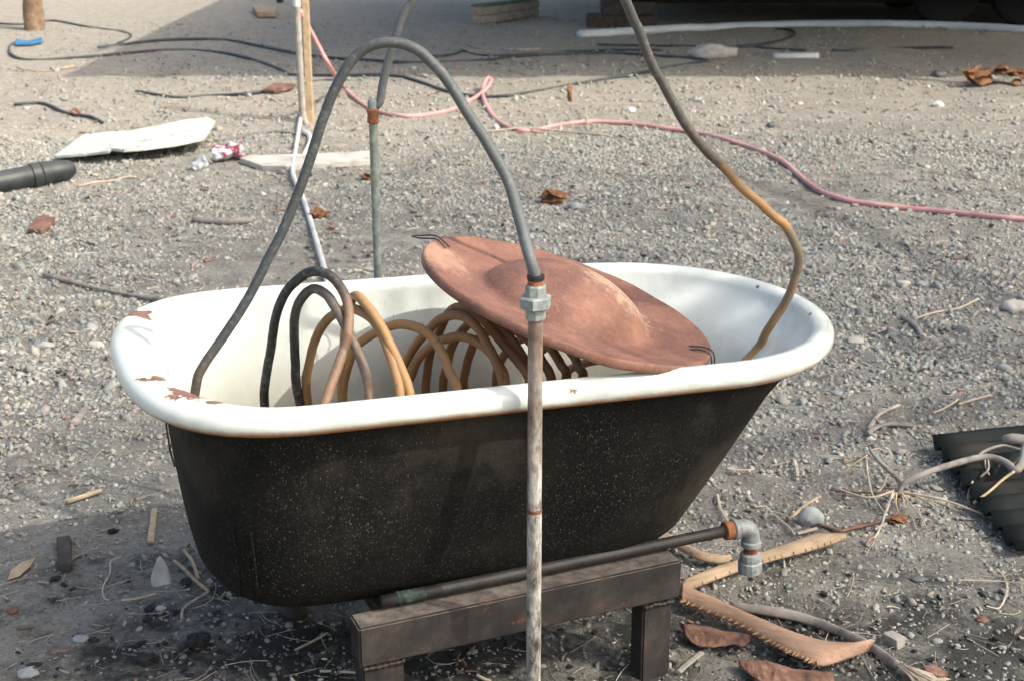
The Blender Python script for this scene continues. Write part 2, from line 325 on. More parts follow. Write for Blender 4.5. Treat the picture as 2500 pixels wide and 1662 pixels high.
# ---------------------------------------------------------------- ground
def ground_mat():
    m, t, b = nodes('gravelly_soil'); co = tc(t)
    s = t.nodes.new('ShaderNodeSeparateXYZ'); t.links.new(co, s.inputs[0])
    soil = ramp(t, nz(t, co, 2.2, 7, .65), [(.3, (.22, .208, .182)), (.5, (.305, .29, .253)), (.7, (.39, .37, .325))])
    straw = ramp(t, nz(t, co, 9, 7, .7), [(.3, (.33, .285, .225)), (.5, (.455, .405, .335)), (.7, (.57, .52, .445))])
    far = math_(t, 'ADD', s.outputs[1], math_(t, 'MULTIPLY', math_(t, 'SUBTRACT', nz(t, co, .8, 5, .6), .5), 6.))
    far = math_(t, 'SUBTRACT', far, math_(t, 'MULTIPLY', s.outputs[0], .75))
    c = mix(t, ramp(t, math_(t, 'DIVIDE', far, 16.), [(.44, 0), (.66, .85)]), soil, straw)
    # fine grit of many colours
    for sca, k, thr in ((160., .75, .35), (70., .55, .45)):
        v = N(t, 'ShaderNodeTexVoronoi', Scale=sca); t.links.new(co, v.inputs['Vector'])
        r = t.nodes.new('ShaderNodeSeparateColor'); t.links.new(v.outputs['Color'], r.inputs[0])
        g = ramp(t, r.outputs[0], [(0, (.12, .12, .112)), (.35, (.24, .23, .205)), (.6, (.35, .315, .27)), (.82, (.42, .39, .345)), (1, (.54, .52, .47))])
        on = math_(t, 'GREATER_THAN', r.outputs[1], thr)
        inn = math_(t, 'MULTIPLY', on, ramp(t, v.outputs['Distance'], [(.35, k), (.55, 0)]))
        c = mix(t, inn, c, g)
    # old fire place: ash and soot trodden into the soil by the tub
    v = N(t, 'ShaderNodeVectorMath', operation='DISTANCE'); t.links.new(co, v.inputs[0]); v.inputs[1].default_value = (-.25, 2.35, 0)
    k = math_(t, 'ADD', math_(t, 'DIVIDE', v.outputs['Value'], 1.35), math_(t, 'MULTIPLY', math_(t, 'SUBTRACT', nz(t, co, 5.5, 9, .72), .5), 3.6))
    c = mix(t, ramp(t, k, [(.15, .92), (.75, 0)]), c, (.034, .036, .034))
    v = N(t, 'ShaderNodeVectorMath', operation='DISTANCE'); t.links.new(co, v.inputs[0]); v.inputs[1].default_value = (.95, 2.55, 0)
    k = math_(t, 'ADD', math_(t, 'DIVIDE', v.outputs['Value'], .7), math_(t, 'MULTIPLY', math_(t, 'SUBTRACT', nz(t, co, 7, 9, .72), .5), 3.4))
    c = mix(t, ramp(t, k, [(.1, .85), (.75, 0)]), c, (.045, .047, .044))
    t.links.new(c, b.inputs['Base Color']); b.inputs['Roughness'].default_value = .95; b.inputs['Specular IOR Level'].default_value = .15
    h = math_(t, 'ADD', nz(t, co, 60, 8, .75), math_(t, 'MULTIPLY', nz(t, co, 220, 4, .7), .5))
    bump(t, b, h, 1., .014); return m
def axis(lo, hi, step, out):
    a = list(np.arange(lo, hi, step)); e = []; x, d = hi, step
    while x < out: e.append(x); d *= 1.35; x += d
    e2 = []; x, d = lo-step*1.3, step*1.3
    while x > -out: e2.append(x); d *= 1.35; x -= d
    return np.array(e2[::-1] + a + e)
def build_ground():
    X = axis(-3.2, 3.2, .03, 280); Y = axis(1.4, 9.0, .03, 280)
    gx, gy = np.meshgrid(X, Y); gz = ghn(gx, gy)
    near = (np.abs(gx) < 3.2) & (gy > 1.4) & (gy < 9)
    gz = gz + np.where(near, RNG.normal(0, .0030, gx.shape), 0)
    me = bpy.data.meshes.new('ground'); nx, ny = len(X), len(Y)
    V = np.stack([gx, gy, gz], -1).reshape(-1, 3)
    i = np.arange((ny-1)*(nx-1)); r, c = i//(nx-1), i % (nx-1); a = r*nx+c
    F = np.stack([a, a+1, a+1+nx, a+nx], -1)
    np_mesh(me, V, F)
    return tag(link('ground', me, ground_mat(), None, True), 'bare gravelly grey brown ground of the yard', kind='structure')
def np_mesh(me, V, F):
    k = F.shape[1]
    me.vertices.add(len(V)); me.vertices.foreach_set('co', V.astype(np.float32).ravel())
    me.loops.add(F.size); me.loops.foreach_set('vertex_index', F.astype(np.int32).ravel())
    me.polygons.add(len(F)); me.polygons.foreach_set('loop_start', np.arange(0, F.size, k, dtype=np.int32))
    me.update(calc_edges=True); me.validate()
build_ground()

def attr_mat(name, rough=.85, bmp=.3):
    m, t, b = nodes(name); a = N(t, 'ShaderNodeAttribute', attribute_name='col')
    n = nz(t, tc(t), 120, 4, .7)
    t.links.new(mix(t, .18, a.outputs['Color'], ramp(t, n, [(.3, .06), (.7, .5)])), b.inputs['Base Color'])
    b.inputs['Roughness'].default_value = rough; b.inputs['Specular IOR Level'].default_value = .25
    return m
def col_attr(me, cols):
    a = me.color_attributes.new('col', 'FLOAT_COLOR', 'POINT'); a.data.foreach_set('color', np.c_[cols, np.ones(len(cols))].astype(np.float32).ravel())
def scatter_xy(n, d0, d1, power, half=R(27)):
    u = RNG.random(n); k = 2-power
    d = (d0**k + u*(d1**k-d0**k))**(1/k)
    a = RNG.uniform(-half, half, n); return d*np.sin(a), d*np.cos(a), d
PAL = np.array([(.22, .255, .245), (.31, .335, .315), (.42, .415, .385), (.38, .365, .335), (.15, .18, .178), (.25, .245, .225), (.31, .30, .275), (.34, .315, .28), (.42, .375, .315), (.36, .29, .235), (.33, .265, .235), (.48, .45, .40), (.26, .28, .27)])
PAL = PAL*.72+PAL.mean(0)*.28
def gravel(name, n, half, d0, d1, power, smin, smax, label, flat=.6, dens=None):
    bm = bmesh.new(); bmesh.ops.create_icosphere(bm, subdivisions=1 if half else 2, radius=1)
    if half: bmesh.ops.rotate(bm, verts=bm.verts, cent=(0, 0, 0), matrix=Matrix.Rotation(.0, 3, 'X'))
    bv = np.array([v.co[:] for v in bm.verts]); bf = np.array([[v.index for v in f.verts] for f in bm.faces]); bm.free()
    if half: bf = bf[bv[bf][:, :, 2].mean(1) > -.6]      # the buried underside is not needed
    x, y, d = scatter_xy(n, d0, d1, power)
    pat = np.sin(x*2.1+1.3*np.sin(y*1.1))+np.sin(y*2.7-x*1.2+.8)+np.sin(5.1*x+.7)*np.sin(4.3*y)
    sm = np.clip((y-2.7)/1.6, 0, 1); k = dens(x, y, pat) if dens else .32+.36*sm*sm*(3-2*sm)+.32*pat*(.35+.65*sm)
    keep = RNG.random(n) < k; x, y, d = x[keep], y[keep], d[keep]; n = len(x)
    s = smin*(smax/smin)**(RNG.random(n)**1.9)*np.clip(.46+(y-2.2)*.25, .46, 1)
    sc3 = np.stack([s*RNG.uniform(.8, 1.5, n), s*RNG.uniform(.65, 1.1, n), s*RNG.uniform(.4, .85, n)*flat/.6], -1)
    V = bv[None]*(1+RNG.normal(0, .19, (n, len(bv), 1)))*sc3[:, None]
    a = RNG.uniform(0, 6.28, n); ca, sa = np.cos(a)[:, None], np.sin(a)[:, None]
    tl = RNG.normal(0, .35, n)[:, None]; Z = V[..., 2]+V[..., 0]*tl
    V = np.stack([V[..., 0]*ca-V[..., 1]*sa+x[:, None], V[..., 0]*sa+V[..., 1]*ca+y[:, None], Z+(ghn(x, y)+sc3[:, 2]*.3)[:, None]], -1)
    F = bf[None]+np.arange(n)[:, None, None]*len(bv)
    me = bpy.data.meshes.new(name); np_mesh(me, V.reshape(-1, 3), F.reshape(-1, 3))
    c = PAL[RNG.integers(0, len(PAL), n)]*RNG.uniform(.84, 1.10, (n, 1))*np.array([[1.0, 1.005, .965]]); wh = RNG.random(n) < .003; c[wh] = (.66, .66, .62)
    soot = np.exp(-(((x+.25)/1.0)**2+((y-2.3)/.5)**2))*.75; c = c*(1-soot*RNG.uniform(.5, 1, n))[:, None]
    col_attr(me, np.repeat(c, len(bv), 0))
    return tag(link(name, me, MG), label, 'gravel', kind='stuff')
MG = attr_mat('pebble')
gravel('gravel', 150000, True, 1.8, 8.8, .45, .0042, .0130, 'dense mixed grey and tan gravel over the near and middle yard')
gravel('gravel', 26000, True, 7.6, 15, .9, .006, .016, 'sparser mixed gravel on the far part of the yard', dens=lambda x, y, p: .62+.15*p)
gravel('gravel', 6500, False, 2.4, 12, .8, .008, .022, 'larger rounded grey pebbles lying loose over the yard', .62, dens=lambda x, y, p: .10+.6*np.clip((y-2.9)/2, 0, 1)+.1*p)

def straw(name, n, d0, d1, power, lmin, lmax, rad, pal, label, cat):
    x, y, d = scatter_xy(n, d0, d1, power); K = 4
    L = RNG.uniform(lmin, lmax, n); a = RNG.uniform(0, 6.28, n); cv = RNG.normal(0, .7, n)
    tt = np.linspace(-.5, .5, K)
    ang = a[:, None]+cv[:, None]*tt[None]; px = x[:, None]+np.cumsum(np.cos(ang)*L[:, None]/K, 1); py = y[:, None]+np.cumsum(np.sin(ang)*L[:, None]/K, 1)
    r = rad*RNG.uniform(.5, 1.4, n)*np.clip(d/4, .8, 1.7)
    pz = ghn(px, py)+r[:, None]+np.abs(RNG.normal(0, .004, n))[:, None]+RNG.normal(0, .004, n)[:, None]*tt[None]*2
    pz = np.maximum(pz, ghn(px, py)+.5*r[:, None])
    V = np.zeros((n, K, 3, 3))
    nx, ny = -np.sin(ang), np.cos(ang)
    for j, (u, v) in enumerate(((-1, -.4), (1, -.4), (0, .9))):
        V[:, :, j, 0] = px+nx*u*r[:, None]; V[:, :, j, 1] = py+ny*u*r[:, None]; V[:, :, j, 2] = pz+v*r[:, None]
    f = []
    for i in range(K-1):
        for j in range(3): f.append((i*3+j, i*3+(j+1) % 3, (i+1)*3+(j+1) % 3, (i+1)*3+j))
    F = np.array(f)[None]+np.arange(n)[:, None, None]*(K*3)
    me = bpy.data.meshes.new(name); np_mesh(me, V.reshape(-1, 3), F.reshape(-1, 4))
    pal = np.array(pal); c = pal[RNG.integers(0, len(pal), n)]*RNG.uniform(.7, 1.2, (n, 1)); col_attr(me, np.repeat(c, K*3, 0))
    return tag(link(name, me, MG), label, cat, kind='stuff')
straw('straw_litter', 7500, 1.9, 14, 1.2, .025, .13, .0011, [(.42, .36, .26), (.48, .43, .34), (.36, .30, .21), (.44, .41, .36)], 'thin dry straw and grass stems littering the gravel', 'straw')
straw('wood_chips', 1500, 1.9, 13, 1.1, .015, .05, .0042, [(.40, .33, .24), (.27, .2, .14), (.46, .42, .36), (.10, .07, .05), (.3, .13, .09)], 'small wood chips and leaf scraps scattered on the soil', 'wood chips')

# ---------------------------------------------------------------- the bathtub
TUB = Vector((-.0414, 2.7345, .68)); YAW, TILT = R(21.1), R(-1.9)
TM = Matrix.Translation(TUB) @ Matrix.Rotation(YAW, 4, 'Z') @ Matrix.Rotation(-TILT, 4, 'Y')
def T(x, y, z): return TM @ Vector((x, y, z))
def onlocal(px, py, ly):                             # ray meets the upright plane parallel to the tub's long side
    Mi = TM.inverted(); o = Mi @ Vector((0, 0, CAM_H)); d = Mi.to_3x3() @ ray(px, py)
    return TM @ (o + d*((ly-o.y)/d.y))
NU = 120
def plan(xl, xr, hw, rc, bow):
    """closed outline, evenly spaced; round end at +x, blunt end at -x"""
    P = []; r = min(hw, (xr-xl)/2); x1 = xr-r
    for i in range(48):
        a = -math.pi/2+math.pi*i/47; P.append((x1+r*math.cos(a), hw*math.sin(a)))
    A = rc*1.22; ex = 2/2.75
    for i in range(1, 60):
        a = math.pi/2+math.pi*i/60; c_, s_ = math.cos(a), math.sin(a)
        P.append((xl+A-A*abs(c_)**ex, hw*math.copysign(abs(s_)**ex, s_)))
    P = np.array(P); Q = np.vstack([P, P[:1]]); s = np.r_[0, np.cumsum(np.linalg.norm(np.diff(Q, axis=0), axis=1))]
    u = np.linspace(0, s[-1], NU, endpoint=False); return np.c_[np.interp(u, s, Q[:, 0]), np.interp(u, s, Q[:, 1])]
def inset(P, d):
    t = np.roll(P, -1, 0)-np.roll(P, 1, 0); t /= np.linalg.norm(t, axis=1)[:, None]
    return P + np.c_[t[:, 1], -t[:, 0]]*np.asarray(d).reshape(-1, 1)
RIM = plan(-.72, .72, .367, .25, .03)
LEFT = np.clip((-.50-RIM[:, 0])/.16, 0, 1); LEFT = LEFT*LEFT*(3-2*LEFT)
def body(z):                                         # z from 0 (rim) to 1 (base) -> outline of the inside wall
    s = z; e = z**2.2
    return plan(-.650+.030*s+.035*e, .662-.275*s-.01*e, .338-.085*s-.03*e, .235-.02*s-.03*e, .03*(1-s))
DEP = .462
def loft(name, rings, mat, parent, cap_last=True):
    vs = []; fs = []
    for r in rings: vs += [T(*p) for p in r]
    for i in range(len(rings)-1):
        for k in range(NU):
            k2 = (k+1) % NU; fs.append((i*NU+k, i*NU+k2, (i+1)*NU+k2, (i+1)*NU+k))
    if cap_last: fs.append(tuple((len(rings)-1)*NU+k for k in range(NU)))
    return mesh_obj(name, vs, fs, mat, parent, True)
def build_tub():
    root = thing('bathtub', 'old white enamel bathtub with chipped rolled rim and sooty black outside on a steel stand', 'bathtub', TUB)
    r = .0255
    Mi = TM.inverted(); o_ = Mi @ Vector((0, 0, CAM_H)); chips = []
    for px, py, q in ((345, 774, .030), (380, 930, .027), (468, 967, .042), (528, 986, .019), (1402, 948, .015), (1978, 768, .007), (1850, 700, .006), (640, 1010, .008)):
        d_ = Mi.to_3x3() @ ray(px, py); chips.append((TM @ (o_+d_*((.018-o_.z)/d_.z)), q))
    # basin: lip from its lower outer edge over the top, then down inside
    rings = []; edge = []; dep = []
    for a in list(range(-62, 181, 14)):
        t = R(a); k = math.cos(t)
        off = k*r + np.where(k < 0, k*.030, k*.004)*LEFT
        P = inset(RIM, off); zz = math.sin(t)*r*(1+.0*LEFT)
        rings.append(np.c_[P, np.full(NU, zz)]); edge += [max(0, 1-(a+62)/62)]*NU; dep += [0]*NU
    i0 = inset(RIM, -r-.030*LEFT)
    zs = [.03, .07, .13, .22, .34, .48, .62, .74, .84, .91, .96, .985]
    for z in zs:
        base = body(z); wgt = max(0, 1-z/.22)
        P = i0*(wgt**2) + base*(1-wgt**2); P = inset(P, LEFT*.018*math.exp(-((z-.05)/.03)**2))
        k = 1-.0*z; fl = max(0, (z-.8)/.185)              # roundness at the foot
        P = inset(P, -.075*fl**2.2)
        rings.append(np.c_[P, np.full(NU, -DEP*z*1.0+.012*fl)]); edge += [0]*NU; dep += [min(1, max(0, (z-.10)/.40))]*NU
    b = loft('basin', rings, enamel_mat(chips), root); set_attr(b, 'edge', edge); set_attr(b, 'depth', dep)
    # outer shell: starts tucked under the lip
    rings = [np.c_[inset(RIM, r*.42), np.full(NU, -r*.80)], np.c_[inset(RIM, r*.05-.02*LEFT), np.full(NU, -r*.9)]]
    for z in [.075, .10, .14, .22, .34, .48, .62, .74, .84, .91, .955, .985, 1.0]:
        base = inset(body(z), .012); wgt = max(0, 1-z/.22)
        P = inset(i0, .012)*(wgt**2) + base*(1-wgt**2); fl = max(0, (z-.80)/.20)
        P = inset(P, -.075*fl**2.4); rings.append(np.c_[P, np.full(NU, -DEP*z-.008)])
    loft('shell', rings, shell_mat(), root)
    # raised foot bracket on the near left corner: two ribs
    for dx in (0., .035):
        P = []
        for q in np.linspace(.52, .93, 9):
            B = inset(body(q), .0125); fl = max(0, (q-.80)/.20); B = inset(B, -.075*fl**2.4); Bn = B[B[:, 1] < -.05]; Bn = Bn[np.argsort(Bn[:, 0])]
            x = -.605+dx*.8+.05*q; P.append(T(x, np.interp(x, Bn[:, 0], Bn[:, 1]), -DEP*q-.008))
        tube('bracket_rib', P, .0032, SHELL, root, 8, 4)
    tube('strap', [onlocal(404, 1022, -.22), onlocal(409, 1060, -.22), onlocal(416, 1100, -.215), onlocal(427, 1138, -.21)], .0018, M['wire'], root, 8, 4)
    # claw foot at the far left
    P = [T(-.36, .15, -DEP-.004), T(-.375, .17, -DEP-.05), T(-.39, .175, -DEP-.11), T(-.38, .172, -DEP-.16), T(-.385, .175, .01-TUB.z)]
    tube('foot', P, lambda u: .034-.018*math.sin(u*math.pi), M['soot_steel'], root, 10, 5)
    return root
SHELL = shell_mat()
build_tub()

# ---------------------------------------------------------------- steel stand
def build_stand():
    zt = .25; a = G(878, 1540, zt); b = G(1665, 1382, zt); a.z = b.z = zt; t = (b-a).normalized(); back = Vector((-t.y, t.x, 0))
    root = thing('steel_stand', 'sooty rust streaked steel stand of square beams and legs under the bathtub', 'stand', ((a+b)/2*1).xy.to_3d())
    W, H = .062, .085; up = Vector((0, 0, 1))
    for off in (0, .58):
        p, q = a+back*(W/2+off)-up*H/2, b+back*(W/2+off)-up*H/2
        box_between('beam', p, q, W, H, M['soot_steel'], root, bevel=.004, rough=.0015)
        for e, wd in ((p+t*.045, .082), (q-t*.050, .066)):
            box_between('leg', Vector((e.x, e.y, -.03)), Vector((e.x, e.y, zt-H-.001)), wd, W-.008, M['soot_steel'], root, up=tuple(back), bevel=.004)
    for e, wd in ((a+t*.045, .082), (b-t*.050, .066)):
        zb = zt-H-.004; f0 = e-t*wd/2+back*.001+up*zb-up*zt; f1 = e+t*wd/2+back*.001+up*zb-up*zt
        tube('weld_bead', [f0.lerp(f1, i/6)+Vector((0, 0, random.uniform(-.0015, .0015))) for i in range(7)], lambda u: .0042+.0012*math.sin(u*40), M['soot_pipe'], root, 7, 4)
    for e in (a+t*.10, b-t*.13):
        box_between('cross_bar', e+back*(W+.001)-up*.062, e+back*(.58-.001)-up*.062, .04, .04, M['soot_steel'], root, bevel=.003)
    return a, b, t, back, zt
SA, SB, ST, SBK, SZ = build_stand()

# ---------------------------------------------------------------- drain pipe with elbow
def build_drain():
    p0 = D(930, 1468, (SA+ST*.06+SBK*.050).y); e = D(1787, 1292, 2.67)
    root = thing('drain_pipe', 'dark iron pipe under the tub ending in a grey elbow turned down', 'pipe', (p0.x, p0.y, 0))
    tube('pipe', [p0, p0.lerp(e, .5), e], .0122, M['soot_pipe'], root, 14, 6)
    d = (e-p0).normalized()
    lathe('collar', [(.0150, -.020), (.0190, -.018), (.0200, -.004), (.0190, 0)], e, d, M['rust'], root, 12)
    lathe('bead', [(.0200, 0), (.0222, .002), (.0222, .010), (.019, .012)], e, d, M['galv'], root, 20)
    c = e+d*.012; f = Vector((.25, -.1, -1)).normalized(); f = Vector((0.02, 0, -1)).normalized()
    P = [c, c+d*.016+f*.001, c+d*.030+f*.009, c+d*.036+f*.025, c+d*.036+f*.040]
    tube('elbow', P, .0182, M['galv'], root, 18, 6)
    g = P[-1]
    lathe('bead', [(.0182, -.006), (.0217, -.004), (.0217, .006), (.017, .008)], g, f, M['galv'], root, 20)
    lathe('nipple', [(.0146, 0), (.0146, .020)], g+f*.006, f, M['rust'], root, 18)
    lathe('coupling', [(.016, .0), (.0217, .003), (.023, .012), (.0226, .020), (.0257, .022), (.0252, .045), (.021, .047)], g+f*.022, f, M['galv'], root, 14, False)
    sl_ = tube('sealing_tape', [p0+d*.03, p0+d*.06, p0+d*.09], lambda u: .0128+.0005*math.sin(u*31), M['tape'], root, 12, 8, jit=.05)
build_drain()

# ---------------------------------------------------------------- front standpipe with union
FP = onlocal(1306, 1005, -.425)
def build_standpipe():
    x, y = FP.x, FP.y
    def zz(py): return D(1306, py, y).z
    root = thing('standpipe', 'rust streaked galvanised standpipe in front of the tub with grey hexagonal union', 'pipe', (x, y, 0))
    jt = zz(1245)
    lathe('lower_pipe', [(.0136, -.05), (.0136, jt-.001)], (x, y, 0), (0, 0, 1), pipe_mat(), root, 20)
    lathe('upper_pipe', [(.0131, 0), (.0129, zz(770)-jt)], (x, y, jt), (0, 0, 1), bpy.data.materials['rusting_galvanised_pipe'], root, 20)
    lathe('joint_ring', [(.0137, -.003), (.0139, -.002), (.0139, .003), (.0129, .005)], (x, y, jt), (0, 0, 1), M['husk'], root, 20)
    b0 = zz(780)
    lathe('lower_collar', [(.0155, 0), (.0175, .002), (.0175, .024), (.0165, .026)], (x, y, b0), (0, 0, 1), M['galv'], root, 8, False)
    h0 = zz(753); h1 = zz(722)
    lathe('hexagonal_nut', [(.0225, 0), (.0285, .003), (.0285, h1-h0-.003), (.0235, h1-h0)], (x, y, h0), (0, 0, 1), M['galv'], root, 6, False, .35)
    lathe('upper_collar', [(.0185, 0), (.0185, .017), (.0165, .0195)], (x, y, h1), (0, 0, 1), M['galv'], root, 8, False, .2)
    lathe('rust_band', [(.0138, 0), (.0138, .009)], (x, y, h1+.0195), (0, 0, 1), M['rust'], root, 18)
    lathe('hose_clamp', [(.0148, 0), (.0152, .002), (.0152, .008), (.0135, .009)], (x, y, h1+.0285), (0, 0, 1), M['soot_pipe'], root, 18)
    return h1+.030
FTOP = build_standpipe()

# ---------------------------------------------------------------- coil of tube: arch in, coil, arch out
RP = onlocal(923, 668, .455)
def build_coil():
    root = thing('tube_coil', 'long metal tube arching into the tub, coiled orange brown inside and arching out behind', 'tube coil', (T(0, 0, -DEP).x, T(0, 0, -DEP).y, .27))
    # arch from the union into the left end of the tub
    tr = [(1296, 640), (1283, 592), (1265, 520), (1241, 445), (1200, 368), (1150, 287), (1100, 207), (1050, 149), (1003, 115), (950, 104), (900, 115), (858, 150), (820, 210), (792, 280), (768, 352), (735, 450), (692, 560), (650, 640), (600, 740), (540, 832), (500, 890), (480, 935)]
    P = [Vector((FP.x, FP.y, FTOP-.03)), Vector((FP.x, FP.y, FTOP+.003))]
    for i, (x, y) in enumerate(tr):
        u = i/(len(tr)-1); P.append(onlocal(x, y, -.425+(.425-.20)*u**1.3+.10*math.sin(math.pi*u)))
    dd = (P[-1]-P[-2]).normalized(); e1 = P[-1]+dd*.05+Vector((.012, .02, -.03)); e2 = e1+Vector((.035, .03, -.13)); P += [e1, e2, T(-.50, -.15, -.375)]
    a = tube('inlet_arch', P, lambda u: .0104-.0020*min(1, u*1.3), arch_mat('grey_tube', [(0, (.13, .145, .15)), (.35, (.075, .08, .08)), (.78, (.045, .052, .054)), (.93, (.09, .065, .045)), (1, (.20, .12, .07))]), root, 14, 8, wob=.0022)
    n = len(a.data.vertices)//14; set_attr(a, 'run', np.repeat(np.linspace(0, 1, n), 14))
    # the coil: each traced loop runs far leg -> top -> near leg, then under to the next
    def q(x, y): return (600+x/3.37, 600+y/3.37)
    loops = [
        [(155, 1300), (165, 1100), (200, 850), (250, 600), (330, 400), (450, 262), (560, 212), (680, 240), (780, 340), (840, 480), (852, 620), (830, 780), (770, 980), (690, 1180), (640, 1310)],
        [(440, 1310), (410, 1050), (397, 750), (412, 560), (470, 425), (560, 357), (650, 400), (720, 480), (800, 620), (880, 780), (950, 930), (1000, 1100), (1020, 1270)],
        [(500, 1300), (505, 1050), (560, 800), (640, 640), (740, 552), (860, 512), (945, 540), (1040, 610), (1120, 740), (1180, 880), (1230, 1030), (1260, 1240)],
        [(790, 1250), (800, 1000), (815, 760), (840, 580), (865, 470), (895, 412), (935, 420), (985, 482), (1060, 580), (1140, 720), (1220, 880), (1285, 1030), (1345, 1220)],
        [(800, 1270), (830, 1020), (880, 880), (960, 790), (1060, 715), (1170, 665), (1300, 652), (1430, 690), (1540, 780), (1620, 900), (1680, 1050), (1735, 1190)],
        [(1330, 1190), (1370, 1050), (1430, 930), (1520, 830), (1640, 768), (1780, 750), (1920, 800), (2020, 885), (2080, 980), (2130, 1120)],
        [(1270, 1190), (1300, 1000), (1400, 820), (1500, 690), (1600, 605), (1720, 572), (1830, 605), (1925, 700), (2000, 830), (2060, 960), (2110, 1130)],
        [(1480, 1190), (1500, 960), (1560, 780), (1660, 560), (1780, 500), (1920, 570), (2050, 730), (2150, 850), (2240, 960), (2330, 1090)],
        [(1620, 1190), (1650, 980), (1720, 790), (1850, 640), (1980, 600), (2100, 680), (2230, 830), (2330, 1000), (2420, 1150)],
        [(1800, 1190), (1820, 980), (1890, 800), (2030, 690), (2200, 690), (2350, 800), (2450, 960), (2530, 1130)],
        [(2050, 1150), (2100, 950), (2210, 800), (2360, 760), (2500, 840), (2590, 980), (2640, 1120)],
        [(2330, 1130), (2370, 970), (2450, 850), (2570, 810), (2680, 890), (2740, 1000), (2770, 1110)],
        [(2640, 1100), (2700, 1000), (2840, 950), (3000, 935), (3150, 965), (3260, 1050)]]
    P = [T(-.50, -.15, -.375), T(-.44, -.02, -.40)]; run = []
    far, nr = .17, -.19
    for li, L in enumerate(loops):
        pts = [onlocal(*q(x, y), far+(nr-far)*(i/(len(L)-1))) for i, (x, y) in enumerate(L)]
        Mi = TM.inverted(); f0, n0 = Mi @ pts[0], Mi @ pts[-1]
        P += [T(f0.x+.01, far-.01, min(f0.z-.08, -.24)), ] if f0.z > -.2 else []
        P += pts
        nx = Mi @ onlocal(*q(*loops[li+1][0]), far) if li+1 < len(loops) else Vector((.42, .1, 0))
        dl = n0-(Mi @ pts[-2]); dl = dl/max(.02, abs(dl.z)); dl = Vector((max(-.6, min(.6, dl.x)), max(-.35, min(0, dl.y)), -1)); e1 = n0+dl*.10; P += [TM @ e1, T(e1.x+dl.x*.05, e1.y+.01, min(-.28, e1.z-.06)), T((n0.x*.7+nx.x*.3), nr+.07, -.395+.006*(li % 3)), T((n0.x*.3+nx.x*.7), far-.08, -.395+.006*(li % 3)), T(nx.x, far-.012, -.31)]
    P += [T(.40, .02, -.37), T(.44, 0, -.33)]
    c = tube('coil', P, .0096, arch_mat('oxidised_tube', [(0, (.016, .018, .018)), (.040, (.018, .02, .02)), (.052, (.06, .045, .035)), (.062, (.24, .14, .085)), (.095, (.20, .11, .06)), (.105, (.02, .02, .019)), (.125, (.035, .03, .027)), (.140, (.10, .08, .065)), (.165, (.17, .12, .085)), (.18, (.17, .085, .035)), (.205, (.27, .145, .06)), (.25, (.36, .20, .085)), (.36, (.40, .225, .09)), (.5, (.32, .15, .055)), (1, (.30, .13, .045))], .05), root, 12, 5, wob=.003)
    n = len(c.data.vertices)//12; set_attr(c, 'run', np.repeat(np.linspace(0, 1, n), 12))
    # arch from the right end of the tub over to the rear standpipe
    tr = [(1835, 868), (1874, 807), (1910, 750), (1932, 707), (1947, 664), (1951, 629), (1942, 593), (1917, 550), (1889, 529), (1856, 496), (1803, 450), (1767, 411), (1731, 375), (1696, 332), (1660, 282), (1616, 200), (1587, 150), (1566, 89), (1544, 43), (1526, 0), (1505, -50)]
    P = [T(.44, 0, -.33), T(.47, 0, -.22)]
    for i, (x, y) in enumerate(tr): P.append(D(x, y, 2.93-.30*(i/(len(tr)-1))))
    P += [D(1450, -160, 2.68), D(1370, -240, 2.75), D(1270, -275, 2.85), D(1170, -245, 2.95), D(1090, -160, 3.02)]
    for (x, y) in [(1035, -50), (1010, 0), (985, 32), (968, 75), (952, 130), (938, 190), (928, 250)]: P.append(D(x, y, RP.y))
    P.append(Vector((RP.x, RP.y, D(925, 262, RP.y).z)))
    a = tube('outlet_arch', P, lambda u: .0094, arch_mat('partly_oxidised_tube', [(0, (.30, .17, .075)), (.13, (.34, .20, .09)), (.20, (.20, .17, .12)), (.24, (.40, .21, .08)), (.33, (.38, .22, .09)), (.39, (.09, .07, .055)), (.55, (.065, .068, .066)), (.8, (.09, .098, .098)), (1, (.12, .13, .13))]), root, 14, 8, wob=.0025)
    n = len(a.data.vertices)//14; set_attr(a, 'run', np.repeat(np.linspace(0, 1, n), 14))
build_coil()
def build_rear_pipe():
    x, y = RP.x, RP.y
    def zz(py): return D(923, py, y).z
    root = thing('standpipe', 'dull green grey standpipe behind the tub with a rusty brown collar', 'pipe', (x, y, 0))
    lathe('pipe', [(.0098, -.05), (.0098, zz(300))], (x, y, 0), (0, 0, 1), simple('greenish_zinc', [(.3, (.12, .14, .12)), (.55, (.22, .245, .215)), (.8, (.36, .38, .34))], 70, .6, .3, .001), root, 18)
    a, b = zz(302), zz(268)
    lathe('rusty_collar', [(.0105, 0), (.0132, .002), (.0138, .005), (.0128, .008), (.0128, b-a-.006), (.0140, b-a-.004), (.0140, b-a), (.011, b-a+.003)], (x, y, a), (0, 0, 1), M['rust'], root, 18)
    lathe('ferrule', [(.0112, 0), (.0115, .012), (.0102, .022)], (x, y, b+.001), (0, 0, 1), M['galv'], root, 18)
build_rear_pipe()

